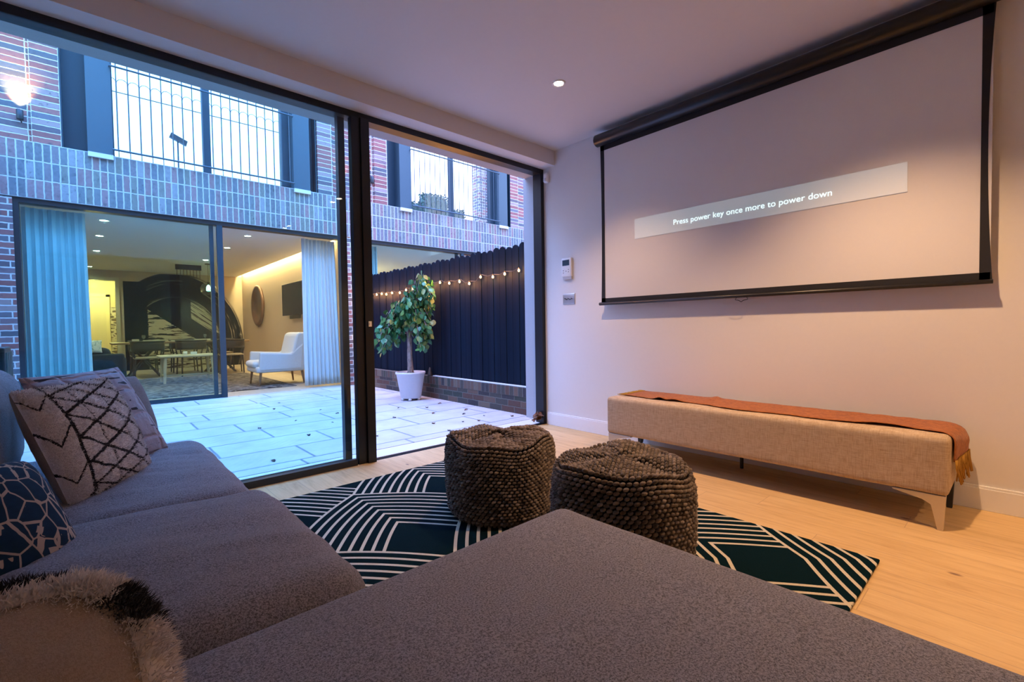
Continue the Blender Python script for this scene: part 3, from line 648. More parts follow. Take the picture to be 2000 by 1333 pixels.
# potted tree
pt = thing('potted_tree', 'small leafy tree in a white round pot in front of the fence', 'potted plant', (-.13, 2.50, 0))
MB().lathe([(0, .03), (.135, .03), (.14, .034), (.195, .365), (.207, .368), (.207, .395), (.190, .395), (.185, .35), (0, .35)], 40).build('pot', paint('white_plastic_pot', (.74, .75, .78), .45), pt, True)
MB().lathe([(0, .366), (.187, .366), (.187, .340)], 24).build('soil', paint('soil', (.05, .035, .025), .95, .3, .5), pt)
for a_ in (-2.2, -1.1, 0, 1.1, 2.2, 3.1):
    MB().lathe([(0, 0), (.018, .002), (.024, .017), (.018, .032), (0, .035)], 12, (.125*math.cos(a_), .125*math.sin(a_), 0)).build('pot_foot', paint('white_foot', (.7, .7, .7), .5), pt, True)
M_bark = G('pale_bark'); n1 = M_bark.noise(M_bark.mapg(M_bark.obj(), (1, 1, .3)), 50, 4, .7); M_bark = M_bark.bsdf(M_bark.ramp(n1, [(.3, (.10, .075, .06)), (.6, (.36, .29, .25))]), .9, 0, n1, .7, .006)
b = MB(); b.tube([(0, 0, .35), (.002, 0, .40), (-.006, .0, .6), (.0, .01, .85), (-.02, 0, 1.02), (-.01, 0, 1.15)], [.062, .044, .036, .034, .030, .020], 12)
random.seed(31); leaves = MB()
rt = Vector((0.72, -.69, 0)).normalized()  # along the fence as we see it
tips = [(-.42, .94), (-.36, 1.12), (-.22, 1.22), (-.10, 1.26), (.02, 1.32), (.12, 1.38), (.20, 1.52), (.24, 1.62), (.29, 1.50), (.30, 1.30), (.28, 1.12), (.24, .98), (.20, .86), (.08, 1.12), (-.30, .88), (-.14, 1.02), (.12, 1.22), (-.36, 1.0), (.16, 1.0), (.33, 1.42), (-.02, 1.12), (-.24, 1.08), (.24, 1.08), (-.41, .80), (-.33, .74), (.21, .76), (-.18, .92), (.04, 1.22)]
def leaf(mb, c, d, n, L):
    s_ = d.cross(n).normalized(); prof = [(0, 0), (.15, .26), (.4, .40), (.65, .32), (.85, .15), (1, 0)]
    vs = []; 
    for (q, w) in prof: 
        m = c+d*(L*q)-n*(L*.18*q*q); vs += [m-s_*(L*w)-n*(-.10*L*w), m-n*.02*L, m+s_*(L*w)-n*(-.10*L*w)]
    fs = []
    for i in range(len(prof)-1):
        fs += [(3*i, 3*i+1, 3*i+4, 3*i+3), (3*i+1, 3*i+2, 3*i+5, 3*i+4)]
    r = random.random(); mb.add(vs, fs, [(r, i % 3/2) for i in range(len(vs))])
for (tx, tz) in tips:
    for _ in range(3):
        dep = random.uniform(-.17, .17); e_ = rt*(tx+random.uniform(-.05, .05))+Vector((rt.y, -rt.x, 0))*dep; s0 = Vector((0, 0, random.uniform(.92, 1.12))); hi = Vector((e_.x*.7, e_.y*.7, max(s0.z, tz+.14)))
        e3 = Vector((e_.x, e_.y, tz-.04)); P_ = [s0, (s0+hi)*.5+Vector((0, 0, .03)), hi, e3]
        b.tube(P_, [.012, .008, .006, .003], 5, cap=False)
        for q in range(17):
            f_ = random.uniform(.30, 1); k_ = f_*3; i_ = min(int(k_), 2); pt_ = P_[i_].lerp(P_[i_+1], k_-i_)+Vector([random.gauss(0, .035) for _ in range(3)])
            d_ = (Vector((random.gauss(0, .5), random.gauss(0, .5), -1))+(pt_-Vector((0, 0, pt_.z)))*.8).normalized(); n_ = (Vector((random.gauss(0, 1), random.gauss(0, 1), .6))); n_ = (n_-d_*n_.dot(d_)).normalized()
            leaf(leaves, pt_, d_, n_, random.uniform(.066, .105))
b.build('trunk', M_bark, pt, True)
g = G('glossy_leaf'); s_ = g.sep(g.uv()); n1 = g.noise(g.obj(), 9, 2); vn = g.sm(g.ma('ABSOLUTE', g.ma('SUBTRACT', s_[1], .5)), .06, .0)
c = g.ramp(s_[0], [(0, (.03, .14, .06)), (.5, (.05, .21, .08)), (.85, (.10, .24, .05)), (1, (.24, .26, .07))]); M_leaf = g.bsdf(g.mix(g.ma('MULTIPLY', vn, .5), c, (.18, .32, .16)), .36, 0, n1, .1, .002)
o = leaves.build('foliage', M_leaf, pt, True)

# black ribbed planter and shrub outside, left
t = thing('planter_box', 'tall black ribbed planter box outside the glass at the far left', 'planter', (-4.08, .62, 0))
b = MB().bbox(-.27, .27, -.14, .14, 0, .93, .01, 2)
for k in range(9): b.box(-.24+k*.06-.004, -.24+k*.06+.004, -.148, -.14, .03, .90)
b.build('box', M_blk2, t); b = MB()
for k in range(4): b.box(.27, .278, -.12+k*.07, -.105+k*.07, .03, .90)
b.build('side_ribs', M_steel, t)
t = thing('shrub', 'low spiky dark green shrub outside behind the cushions', 'plant', (-3.60, 1.0, 0))
MB().lathe([(0, 0), (.12, 0), (.16, .30), (0, .30)], 20).build('pot', M_blk2, t, True); b = MB(); random.seed(8)
for k in range(140):
    a_ = random.uniform(0, 6.28); q = random.uniform(.1, .55); h_ = random.uniform(.30, .46); b.tube([(.08*math.cos(a_), .08*math.sin(a_), .29), (q*.35*math.cos(a_), q*.35*math.sin(a_), .3+h_*.6), (q*.6*math.cos(a_), q*.6*math.sin(a_), .28+h_)], [.006, .008, .001], 4, cap=False)
b.build('leaves', paint('rosemary_green', (.05, .11, .06), .7, .2), t, True)

# fallen leaves
g = G('dry_leaf'); n1 = g.noise(g.obj(), 40, 3); M_dry = g.bsdf(g.ramp(n1, [(.3, (.07, .03, .015)), (.7, (.26, .11, .05))]), .8, 0, n1, .5, .003)
M_dryd = paint('dark_dry_leaf', (.035, .03, .03), .8, .2)
random.seed(77)
def dryleaf(L):
    m = MB(); N_ = 7
    def f(u, v):
        x = (u-.5)*L; w = L*.38*(math.sin(PI*min(1, max(0, u)))**.7)*(1+.25*math.sin(u*23)); y = (v-.5)*2*w
        return (x, y, .003+.30*L*(2*v-1)**2*.5+.10*L*math.sin(u*5))
    m.grid(f, 9, 4); return m
proto = dryleaf(.062).build('fallen_leaf', M_dry, smooth=True); sd = proto.modifiers.new('s', 'SOLIDIFY'); sd.thickness = .0012
protod = dryleaf(.05).build('fallen_leaf', M_dryd, smooth=True); sd = protod.modifiers.new('s', 'SOLIDIFY'); sd.thickness = .0012
spots = [(-1.20, 1.75, 0), (-.82, .85, 0), (-.55, .70, 1), (-.50, 1.35, 0), (-.40, .62, 0), (-.28, 1.05, 1), (-.95, 1.45, 1), (-.34, 1.75, 0), (-.10, 1.25, 0), (-.18, .80, 1), (.02, .55, 0), (-.60, 2.0, 1), (-1.35, 1.15, 1), (-1.5, .75, 1), (-.05, 1.9, 0), (-.9, .45, 1), (-.75, .38, 0),
         (-1.75, 3.1, 1), (-1.55, 3.6, 1), (-2.2, 1.95, 1), (-1.35, 2.6, 1), (-1.30, 2.2, 1), (-1.8, 2.1, 1), (-1.55, 1.7, 1), (-2.45, .55, 1), (-1.95, 1.25, 1)]
for i, (x, y, dk) in enumerate(spots):
    o = (protod if dk else proto).copy(); COL.objects.link(o); o.location = (x, y, .001); o.rotation_euler = (0, 0, random.uniform(0, 6)); s_ = random.uniform(.45, .85); o.scale = (s_, s_, s_)
    if dk: tag(o, 'small dark dry leaf scattered on the pale paving', 'leaf', 'dark leaves on the paving')
    else: tag(o, 'brown curled autumn leaf lying on the paving near the fence', 'leaf', 'brown leaves on the paving')
bpy.data.objects.remove(proto); bpy.data.objects.remove(protod)
b = MB(); random.seed(4)
for k in range(9):
    m = dryleaf(random.uniform(.06, .10)); R_ = Matrix.Rotation(random.uniform(0, 6.28), 3, 'Z') @ Matrix.Rotation(random.uniform(-.9, .9), 3, 'X') @ Matrix.Rotation(random.uniform(-.6, .6), 3, 'Y'); c0 = Vector((random.uniform(-.06, .03), random.uniform(-.035, .03), .03+k*.007))
    b.add([tuple(R_ @ Vector(p)+c0) for p in m.v], m.f, [(0, 0)]*len(m.v))
o = b.build('crumpled_leaf', M_dry, smooth=True); o.location = (-.075, .055, .012); tag(o, 'large crumpled brown leaf caught at the foot of the door jamb', 'leaf')

# ------------------------------------------------ opposite building
Y0 = 4.8
b = MB().box(-6, -4.09, Y0, 5.1, -.1, 2.65).box(-.05, .40, Y0, 5.1, -.1, 2.65).box(4.35, 6, Y0, 5.1, -.1, 2.65)
struct('wall_opposite', b, M_brick, 'brick wall of the house across the courtyard')
b = MB().box(-6, -3.90, Y0+.03, 5.1, 3.33, 6.4).box(-3.90, -3.64, Y0, 5.1, 3.33, 6.4).box(-.50, -.24, Y0, 5.1, 3.33, 6.4).box(-.24, .53, Y0+.03, 5.1, 3.33, 6.4).box(.53, .79, Y0, 5.1, 3.33, 6.4).box(3.90, 4.16, Y0, 5.1, 3.33, 6.4).box(4.16, 6, Y0+.03, 5.1, 3.33, 6.4)
b.box(-3.64, -.5, Y0, 5.1, 5.5, 6.4).box(.79, 3.90, Y0, 5.1, 5.5, 6.4)
struct('wall_opposite_upper', b, M_stack, 'stack bonded upper brickwork across the courtyard')
struct('trim_3', MB().box(-6, 6, Y0-.012, 5.1, 2.65, 3.33), M_band, 'band of upright bricks over the opposite sliding doors')
def upper_window(x0, name, label, side=1):
    w = thing(name, None, None, (x0, Y0, 3.33), kind='structure'); w['label'] = label
    W = 3.12; H = 2.17
    MB().box(0, .24, .16, .22, 0, H).box(W-.12, W, .16, .22, 0, H).box(0, .015, .0, .16, 0, H).box(W-.015, W, .0, .16, 0, H).build('dark_reveal', M_bluegrey, w)
    MB().box(.24, .49, -.03, .20, .0, H).build('side_panel', M_palepanel, w); MB().box(W-.38, W-.12, -.03, .20, .0, H).build('side_panel', M_palepanel, w)
    MB().box(.24, .49, -.05, .05, -.06, -.001).build('stone_sill', M_strip, w); MB().box(W-.38, W-.12, -.05, .05, -.06, -.001).build('stone_sill', M_strip, w)
    a0, a1 = .49, W-.38
    MB().box(a0, a1, .16, .22, 0, .05).box(a0, a1, .16, .22, H-.06, H).box(a1-.14, a1, .12, .22, .05, H-.06).box(a0, a0+.02, .16, .22, .05, H-.06).build('frame', M_bluegrey, w)
    MB().box(a0+1.03, a0+1.13, .15, .22, .05, H-.06).build('mullion', M_bluegrey, w)
    MB().box(a0+.02, a0+1.03, .185, .191, .05, H-.06).build('glass_pane', M_glassU, w); MB().box(a0+1.13, a1-.14, .185, .191, .05, H-.06).build('glass_pane', M_glassU, w)
    return w, a0, a1
upper_window(-3.64, 'window_2', 'wide upper window above the left opposite doors')
upper_window(.79, 'window_3', 'wide upper window above the neighbouring doors')
M_bar = paint('slate_blue_iron', (.06, .09, .12), .5, .05, 0, .3)
def guard(x0, label):
    t = thing('window_guard', label, 'railing', (x0, Y0-.07, 3.38))
    MB().tube([(0, 0, .02), (2.26, 0, .02)], .013, 8).build('bottom_rail', M_bar, t); MB().tube([(0, 0, 1.10), (2.26, 0, 1.10)], .013, 8).build('top_rail', M_bar, t)
    for k in range(19):
        x = .06+k*.1185; MB().tube([(x, 0, .02), (x, 0, 1.32)], .0065, 6).build('bar', M_bar, t)
    for x in (.0, 2.26):
        MB().tube([(x, 0, 1.10), (x, .07, 1.10)], .008, 6).build('bracket', M_bar, t)
guard(-3.16, 'iron bar guard across the upper left window'); guard(1.27, 'iron bar guard across the upper right window')
# terrace beyond the upper windows
struct('terrace_floor', MB().box(-6, 6, 5.1, 12.9, 2.95, 3.15), M_shell, 'flat roof beyond the upper windows')
rl = thing('arched_railing', 'arch topped iron railing seen through the upper left window', 'railing', (-3.6, 7.0, 3.15))
M_rail = paint('brown_iron', (.10, .07, .07), .6)
b = MB().tube([(0, 0, 1.90), (3.7, 0, 1.90)], .008, 6).tube([(0, 0, .3), (3.7, 0, .3)], .01, 6); b.build('cross_rail', M_rail, rl)
for k in range(24):
    x = k*.152; m = MB().tube([(x, 0, 0), (x, 0, 2.05)]+[(x+.076-.076*math.cos(a_), 0, 2.05+.076*math.sin(a_)) for a_ in (.5, 1.0, 1.57, 2.1, 2.6)]+[(x+.15, 0, 2.05), (x+.15, 0, 1.9)], .0065, 6); m.build('hoop', M_rail, rl)
t = thing('floodlight', 'small tilted grey floodlight seen through the upper left window', 'lamp', (-2.22, 6.6, 3.15))
MB().tube([(0, 0, 0), (0, 0, 1.18)], .012, 6).build('pole', M_bar, t); MB().extr([(-.12, 1.20), (.12, 1.10), (.14, 1.18), (-.09, 1.28)], -.03, .03, 'y').build('head', M_blk2, t)
hd = thing('hedge', 'clipped green hedge seen through the upper right window', 'hedge', (3.05, 7.0, 3.15)); b = MB(); random.seed(14)
M_hedge = paint('hedge_green', (.04, .16, .10), .7, .25)
MB().puff(-.75, 1.0, -.2, .2, 0, .95, .1, 9, .0, .05).puff(-.2, .55, -.2, .2, .6, 1.22, .15, 9, .0, .05).build('hedge_mass', M_hedge, hd, True)
for k in range(2600):
    px_ = random.uniform(-.78, 1.03); p = Vector((px_, random.uniform(-.24, .1), random.uniform(.5, 1.27 if -.22 < px_ < .57 else .98))); d_ = Vector([random.gauss(0, 1) for _ in range(3)]).normalized(); leaf(b, p, d_, d_.orthogonal().normalized(), .06)
b.build('hedge_leaves', M_hedge, hd)
o = MB().box(4.42, 4.75, 6.6, 6.9, 3.15, 5.4).build('reflection_pillar', M_brick); tag(o, 'brick pillar standing in for a reflection at the right side of the upper right window', 'pillar')  # added pillar imitates a warm brick column reflected in the window glass

# wall lamps
def wall_lamp(x, y, z, label, up=14, down=0, grp=None):
    t = thing('wall_lamp', label, 'wall lamp', (x, y, z))
    MB().lathe([(0, -.06), (.030, -.06), (.032, -.05), (.032, .055), (.028, .06)], 20, (0, -.055, 0)).build('cylinder_housing', M_blk2, t, True)
    MB().lathe([(0, .058), (.026, .058)], 16, (0, -.055, 0)).build('lens', M_lens, t)
    MB().box(-.02, .02, -.03, 0, -.03, .02).build('wall_bracket', M_blk2, t)
    MB().tube([(0, -.05, -.055), (.012, -.03, -.085)], .006, 6).build('cable_gland', M_blk2, t)
    lamp('wall_lamp_beam', 'SPOT', (0, -.06, .075), up, (1, .50, .20), .02, (PI-.10, 0, 0), 76, 1.0, parent=t)
    if down: lamp('wall_lamp_beam', 'SPOT', (0, -.06, -.075), down, (1, .55, .25), .02, (.10, 0, 0), 95, .9, parent=t)
wall_lamp(-3.99, Y0+.03, 3.62, 'black cylinder wall lamp washing the bricks left of the upper left window', 130)
wall_lamp(-.09, Y0+.03, 3.55, 'black cylinder wall lamp on the bricks between the two upper windows', 16)
wall_lamp(.47, Y0+.03, 3.74, 'small black wall lamp with hardly any glow beside the upper right window', .6)
wall_lamp(.16, Y0, 1.15, 'low wall lamp on the brick pier between the opposite doors', 9, 9)

# ------------------------------------------------ opposite sliding doors
def doors(x0, x1, name, label, mid, leftglass=True):
    d_ = thing(name, None, None, (0, Y0, 0), kind='structure'); d_['label'] = label
    MB().box(x0, x1, .02, .16, 2.59, 2.65).build('frame_head', M_blk2, d_); MB().box(x0, x0+.05, .02, .16, 0, 2.59).build('frame_jamb', M_blk2, d_); MB().box(x1-.03, x1, .02, .16, 0, 2.59).build('frame_jamb', M_blk2, d_)
    MB().box(x0, mid, .03, .07, 0, .055).box(x0, mid, .10, .15, 0, .05).build('bottom_rail', M_bluegrey, d_)
    MB().box(mid-.075, mid, .02, .07, 0, 2.59).build('leaf_stile', M_bluegrey, d_); MB().box(mid-.155, mid-.105, .10, .15, 0, 2.59).build('leaf_stile', M_bluegrey, d_)
    MB().box(x0+.05, mid-.075, .045, .051, .055, 2.59).build('glass_pane', M_glassF, d_); MB().box(x0+.05, mid-.155, .122, .128, .05, 2.59).build('glass_pane', M_glassF, d_)
doors(-4.09, -.05, 'door_1', 'sliding glass doors of the house across the courtyard', -1.93)
doors(.40, 4.35, 'door_2', 'sliding glass doors of the neighbouring house beyond the fence', 2.56)

# ------------------------------------------------ opposite living room
ZO = 2.63
struct('floor_opposite', MB().box(-4.45, 0, Y0+.06, 15.6, -.1, 0), M_floor2, 'pale plank floor of the opposite room')
struct('ceiling_opposite', MB().box(-4.45, -.13, Y0+.17, 12.6, ZO, ZO+.10), M_wall, 'ceiling of the opposite room with a lit slot along its right side')
struct('ceiling_opposite_upper', MB().box(-4.45, 0, Y0+.17, 12.6, 2.84, 2.95), M_wall, 'slot soffit over the opposite room')
struct('ceiling_hall', MB().box(-4.45, 0, 12.6, 15.6, ZO, 2.95), M_wall, 'hall ceiling')
M_cream_wall = paint('beige_wall', (.56, .43, .32), .9, .02)
struct('wall_opposite_right', MB().box(-.0, .12, 5.1, 15.6, -.1, 2.95), M_cream_wall, 'beige wall with the television')
struct('wall_opposite_left', MB().box(-4.6, -4.45, 5.1, 15.6, -.1, 2.95), M_cream_wall, 'left wall of the opposite room')
struct('wall_opposite_back', MB().box(-4.45, -3.80, 12.6, 12.72, 0, ZO).box(-2.92, 0, 12.6, 12.72, 0, ZO).box(-3.80, -2.92, 12.6, 12.72, 2.36, ZO), M_cream_wall, 'back wall with a doorway and a dark mural')
M_yel = paint('hall_wall', (.66, .55, .34), .8, .02)
struct('wall_hall_back', MB().box(-4.45, 0, 14.6, 14.7, 0, ZO), M_yel, 'warm lit hall wall')
struct('trim_4', MB().box(-2.92, -2.84, 12.56, 12.74, 0, 2.44).box(-3.88, -3.80, 12.56, 12.74, 0, 2.44).box(-3.80, -2.92, 12.56, 12.74, 2.36, 2.44), paint('cream_trim', (.62, .52, .36), .5), 'cream doorway architrave in the opposite room')
t = thing('door_3', None, None, (-3.62, 14.58, 0), kind='structure'); t['label'] = 'cream door at the end of the opposite hall'
MB().box(-.05, .55, -.03, .01, 0, 2.05).build('door_leaf', paint('cream_door', (.70, .60, .42), .5), t); MB().box(-.12, -.05, -.05, .02, 0, 2.12).box(.55, .63, -.05, .02, 0, 2.12).box(-.12, .63, -.05, .02, 2.05, 2.14).build('door_frame', paint('cream_frame', (.78, .66, .42), .5), t)
g = G('leaf_pattern_paper'); s_ = g.obj(); wv = g.vor(g.mapg(s_, (1, 1, 2.4)), 5.5, 'DISTANCE_TO_EDGE')[0]; n1 = g.noise(s_, 8, 2)
o = MB().box(-2.98, -2.52, 14.55, 14.59, 0, 1.75).build('patterned_screen', g.bsdf(g.mix(g.sm(wv, .10, .16), (.55, .47, .38), (.10, .07, .06)), .8, 0, n1, .1, .002)); tag(o, 'folding screen with a dark leaf pattern standing in the opposite hall', 'screen')
# mural
g = G('ink_mural'); o_ = g.sep(g.obj()); dx = g.ma('ADD', o_[0], 1.62); dz = g.ma('MULTIPLY', g.ma('SUBTRACT', o_[2], .62), .80)
rr = g.ma('SQRT', g.ma('ADD', g.ma('POWER', dx, 2.0), g.ma('POWER', dz, 2.0))); an = g.ma('ARCTAN2', dz, dx)
st = g.noise(g.comb(g.ma('MULTIPLY', rr, 17.0), g.ma('MULTIPLY', an, .7)), 1.0, 4, .7)
outer = g.sm(g.ma('ADD', rr, g.ma('MULTIPLY', g.ma('SUBTRACT', st, .5), .16)), 1.63, 1.58); inner = g.sm(g.ma('ADD', rr, g.ma('MULTIPLY', g.ma('SUBTRACT', st, .5), .5)), 1.0, 1.10)
gapz = g.ma('MULTIPLY', g.ma('GREATER_THAN', st, .585), g.ma('MULTIPLY', g.sm(rr, 1.15, 1.5), g.ma('ADD', .35, g.sm(g.ma('ABSOLUTE', g.ma('SUBTRACT', an, .75)), .9, .2))))
ring = g.ma('MULTIPLY', g.ma('MULTIPLY', outer, inner), g.ma('SUBTRACT', 1.0, gapz))
c_ = g.ma('ADD', g.ma('MULTIPLY', o_[0], .61), g.ma('MULTIPLY', o_[2], .79))
brs = g.noise(g.mapg(g.obj(), (1.0, 1, 8), (0, .55, 0)), 2.6, 4, .65); brd = g.noise(g.comb(g.ma('MULTIPLY', c_, 20.0), o_[0]), 1.0, 4, .7)
low = g.ma('MULTIPLY', g.ma('LESS_THAN', c_, -.10), g.ma('LESS_THAN', brs, .53)); hi_ = g.ma('MULTIPLY', g.ma('MULTIPLY', g.ma('GREATER_THAN', c_, .30), g.ma('GREATER_THAN', o_[0], -1.3)), g.ma('LESS_THAN', brd, .55))
core = g.ma('MULTIPLY', g.ma('LESS_THAN', rr, 1.08), g.ma('SUBTRACT', 1.0, g.ma('MAXIMUM', low, hi_)))
left = g.ma('MULTIPLY', g.ma('LESS_THAN', g.ma('ADD', o_[0], g.ma('MULTIPLY', brs, .15)), -2.2), g.ma('LESS_THAN', o_[2], 2.36))
m = g.ma('MINIMUM', g.ma('MAXIMUM', ring, g.ma('MAXIMUM', core, left)), 1.0)
M_mural = g.bsdf(g.mix(m, (.55, .44, .32), (.002, .004, .010)), .7, spec=.08)
o = MB().box(-2.76, -.001, 12.585, 12.6, 0, 2.60).build('wall_mural', M_mural); tag(o, 'black brush stroke arc mural on the back wall of the opposite room', 'mural')
# lighting of that room
M_led = glow('led_strip', (1, .62, .28), 18)
o = MB().box(-.155, -.135, 5.3, 12.55, ZO+.105, ZO+.115).build('led_strip', M_led); tag(o, 'warm LED strip glowing in the ceiling slot of the opposite room', 'light')
lamp('led_strip_light', 'AREA', (-.09, 8.9, 2.80), 170, (1, .50, .22), rot=(0, math.radians(-155+180), 0), size=.06, sizey=7.0)
dl = [(-3.25, 5.65, 'front'), (-3.28, 7.1, 'second'), (-3.30, 9.0, 'third'), (-3.4, 12.0, 'rear'), (-1.40, 5.65, 'front'), (-1.42, 7.15, 'second'), (-1.45, 9.2, 'third'), (-1.5, 11.3, 'rear')]
for i, (x, y, w) in enumerate(dl):
    downlight(x, y, ZO, 'recessed downlight in the opposite ceiling, %s of the %s row' % (w, 'left' if x < -2 else 'right'), 'opposite ceiling downlights', watts=70, spot=130, blend=.9, color=(1, .47, .26), r=.065)
lamp('hall_light', 'POINT', (-3.3, 13.6, 2.3), 110, (1, .42, .13), .08); 
# television, mirror
t = thing('television', 'black wall mounted television in the opposite room', 'television', (-.0, 7.63, 1.70))
MB().bbox(-.105, -.065, -.72, .72, -.36, .36, .008, 2).build('screen_panel', paint('tv_black', (.010, .012, .018), .12), t); MB().box(-.065, -.0, -.2, .2, -.25, .15).build('wall_mount', M_black, t)
MB().box(-.075, -.062, -.45, .30, -.44, -.36).build('sound_bar', M_black, t)
t = thing('round_mirror', 'round wall mirror with a dark wooden frame in the opposite room', 'mirror', (-.0, 10.75, 1.69))
MB().lathe([(.40, 0), (.53, 0), (.55, -.02), (.55, -.06), (.52, -.075), (.42, -.06), (.40, -.03)], 48, axis='x').build('wooden_frame', paint('walnut', (.16, .065, .03), .5, .2), t, True)
g = G('mirror_glass'); n1 = g.noise(g.obj(), 2, 1); MB().lathe([(0, -.028), (.41, -.028)], 48, axis='x').build('mirror_plate', g.bsdf(g.mix(n1, (.8, .8, .8), (.85, .85, .85)), .03, 1.0), t)
# curtains
g = G('pale_curtain_linen'); n1 = g.noise(g.mapg(g.obj(), (1, 1, .1)), 120, 2); M_curt = g.bsdf(g.mix(n1, (.58, .58, .58), (.70, .70, .70)), .9, 0, n1, .2, .002, sheen=.2)
def curtain(x0, x1, y, folds, label, seed, flare=.06, zb=.03, name='curtain'):
    def f(u, v):
        sw = (x1-x0); z = zb+(2.585-zb)*v; xx = x0+sw*u+flare*(1-v)*(u)*1.0; am = .036*(1-.45*v)
        ph = u*folds*2*PI+seed+.5*math.sin(u*7+v*1.2); return (xx+.010*math.sin(ph*2), y+am*math.sin(ph)+.012*math.sin(u*15+v*4), z)
    o = MB().grid(f, int(folds*14), 16).build(name, M_curt, smooth=True); sd = o.modifiers.new('s', 'SOLIDIFY'); sd.thickness = .004
    tag(o, label, 'curtain')
curtain(-4.05, -3.46, 5.08, 8, 'pale full length curtain at the left of the opposite glass doors', 0, .02)
curtain(-.70, -.13, 5.10, 9, 'white full length curtain at the right of the opposite open doorway', 1, .06)
curtain(.47, .70, 5.10, 4, 'pale curtain in the neighbouring room, above the fence', 2, .01)
# big carpet
g = G('dark_pebble_carpet'); e = g.vor(g.mapg(g.obj(), (1, 2.2, 1)), 12)[0]; n1 = g.noise(g.obj(), 90, 2)
o = MB().puff(-3.6, -.72, 5.50, 9.2, .001, .014, .005, 6).build('carpet', g.bsdf(g.mix(g.sm(e, .50, .62), (.012, .012, .018), g.mix(n1, (.04, .04, .05), (.40, .34, .31))), .95, 0, n1, .5, .004)); tag(o, 'dark flecked carpet in the opposite living room', 'carpet')
# armchair
t = thing('armchair', 'pale blue grey mid-century armchair beside the white curtain', 'armchair', (-.78, 6.12, 0))
M_arm = fabric('pale_wool', (.50, .52, .54), (.66, .68, .70), 150)
b = MB().puff(-.52, .30, -.36, .36, .25, .36, .04, 9); b.build('seat_base', M_arm, t, True)
MB().puff(-.56, .16, -.27, .27, .34, .46, .055, 12, .015).build('seat_cushion', M_arm, t, True)
b = MB().extr([(.02, .34), (.34, .30), (.52, .95), (.22, .97), (.16, .93)], -.36, .36, 'y'); b.build('backrest', M_arm, t, bevel=.04)
for s_ in (-1, 1):
    y0_, y1_ = (.28, .37) if s_ > 0 else (-.37, -.28)
    MB().extr([(-.48, .28), (.25, .28), (.30, .80), (.14, .66), (.06, .585), (-.46, .62)], y0_, y1_, 'y').build('armrest', M_arm, t, bevel=.03)
for (x, y) in ((-.44, -.30), (-.44, .30), (.26, -.30), (.26, .30)):
    MB().tube([(x, y, .26), (x+(.03 if x > 0 else -.03), y*1.05, .015)], [.024, .014], 10).build('leg', paint('walnut_leg', (.20, .10, .05), .5), t)
# coffee table
t = thing('coffee_table', 'pale wooden coffee table with four legs on the dark carpet', 'table', (-2.02, 7.95, .017))
M_pale = wood('bleached_oak', (.50, .42, .34), (.62, .55, .46), (.70, .63, .54), 'x', .6, 3)
MB().puff(-.47, .47, -.30, .30, .49, .535, .02, 8).build('table_top', M_pale, t, True)
for (x, y) in ((-.38, -.25), (.38, -.25), (-.38, .25), (.38, .25)): MB().tube([(x, y, .49), (x*1.06, y*1.1, 0)], [.030, .022], 10).build('leg', M_pale, t)
MB().box(-.38, .38, -.01, .01, .12, .15).box(-.40, -.37, -.25, .25, .12, .15).box(.37, .40, -.25, .25, .12, .15).build('stretcher', M_pale, t)
o = MB().bbox(-.05, .05, -.03, .03, 0, .06, .004, 2).build('desk_calendar', M_white); o.location = (-1.93, 7.8, .5495); tag(o, 'small white block calendar on the pale coffee table', 'calendar')
t = thing('candle_jar', 'small white candle jar beside the block calendar', 'candle', (-2.07, 7.8, .5495)); MB().lathe([(0, 0), (.035, 0), (.035, .07), (.03, .07), (.03, .05), (0, .05)], 16).build('jar', M_white, t, True); MB().lathe([(0, .052), (.028, .052)], 12).build('wax', paint('dark_wax', (.2, .05, .04)), t)
# dark sofa
t = thing('dark_sofa', 'navy sofa in the opposite room behind the carpet', 'sofa', (-3.62, 8.35, 0)); M_navy = fabric('navy_velvet', (.008, .016, .035), (.020, .04, .075), 150)
MB().puff(-.70, .62, -.42, .42, .08, .40, .05, 9).build('seat', M_navy, t, True); MB().puff(-.72, .64, -.46, -.28, .1, .62, .05, 9).build('backrest', M_navy, t, True); MB().puff(.46, .66, -.44, .44, .1, .56, .05, 9).build('armrest', M_navy, t, True)
MB().puff(-.1, .45, -.26, .1, .36, .72, .09, 9, .02).build('bolster', M_navy, t, True)
for (x, y) in ((-.6, -.36), (.56, -.36), (-.6, .36), (.56, .36)): MB().tube([(x, y, .09), (x, y, 0)], .02, 8).build('leg', M_leg, t)
M_mar = G('marbled_cotton'); n1 = M_mar.noise(M_mar.obj(), 14, 3, .7, dist=1.5); M_mar = M_mar.bsdf(M_mar.ramp(n1, [(.4, (.12, .30, .34)), (.5, (.7, .7, .66)), (.6, (.75, .74, .7))]), .9)
finish(pillow('cushion', 'small pale marbled cushion on the navy sofa', (-3.47, 8.02, .76), (1, 0, 0), (0, .12, .4), .36, .24, .13, (M_mar, M_mar), 14))
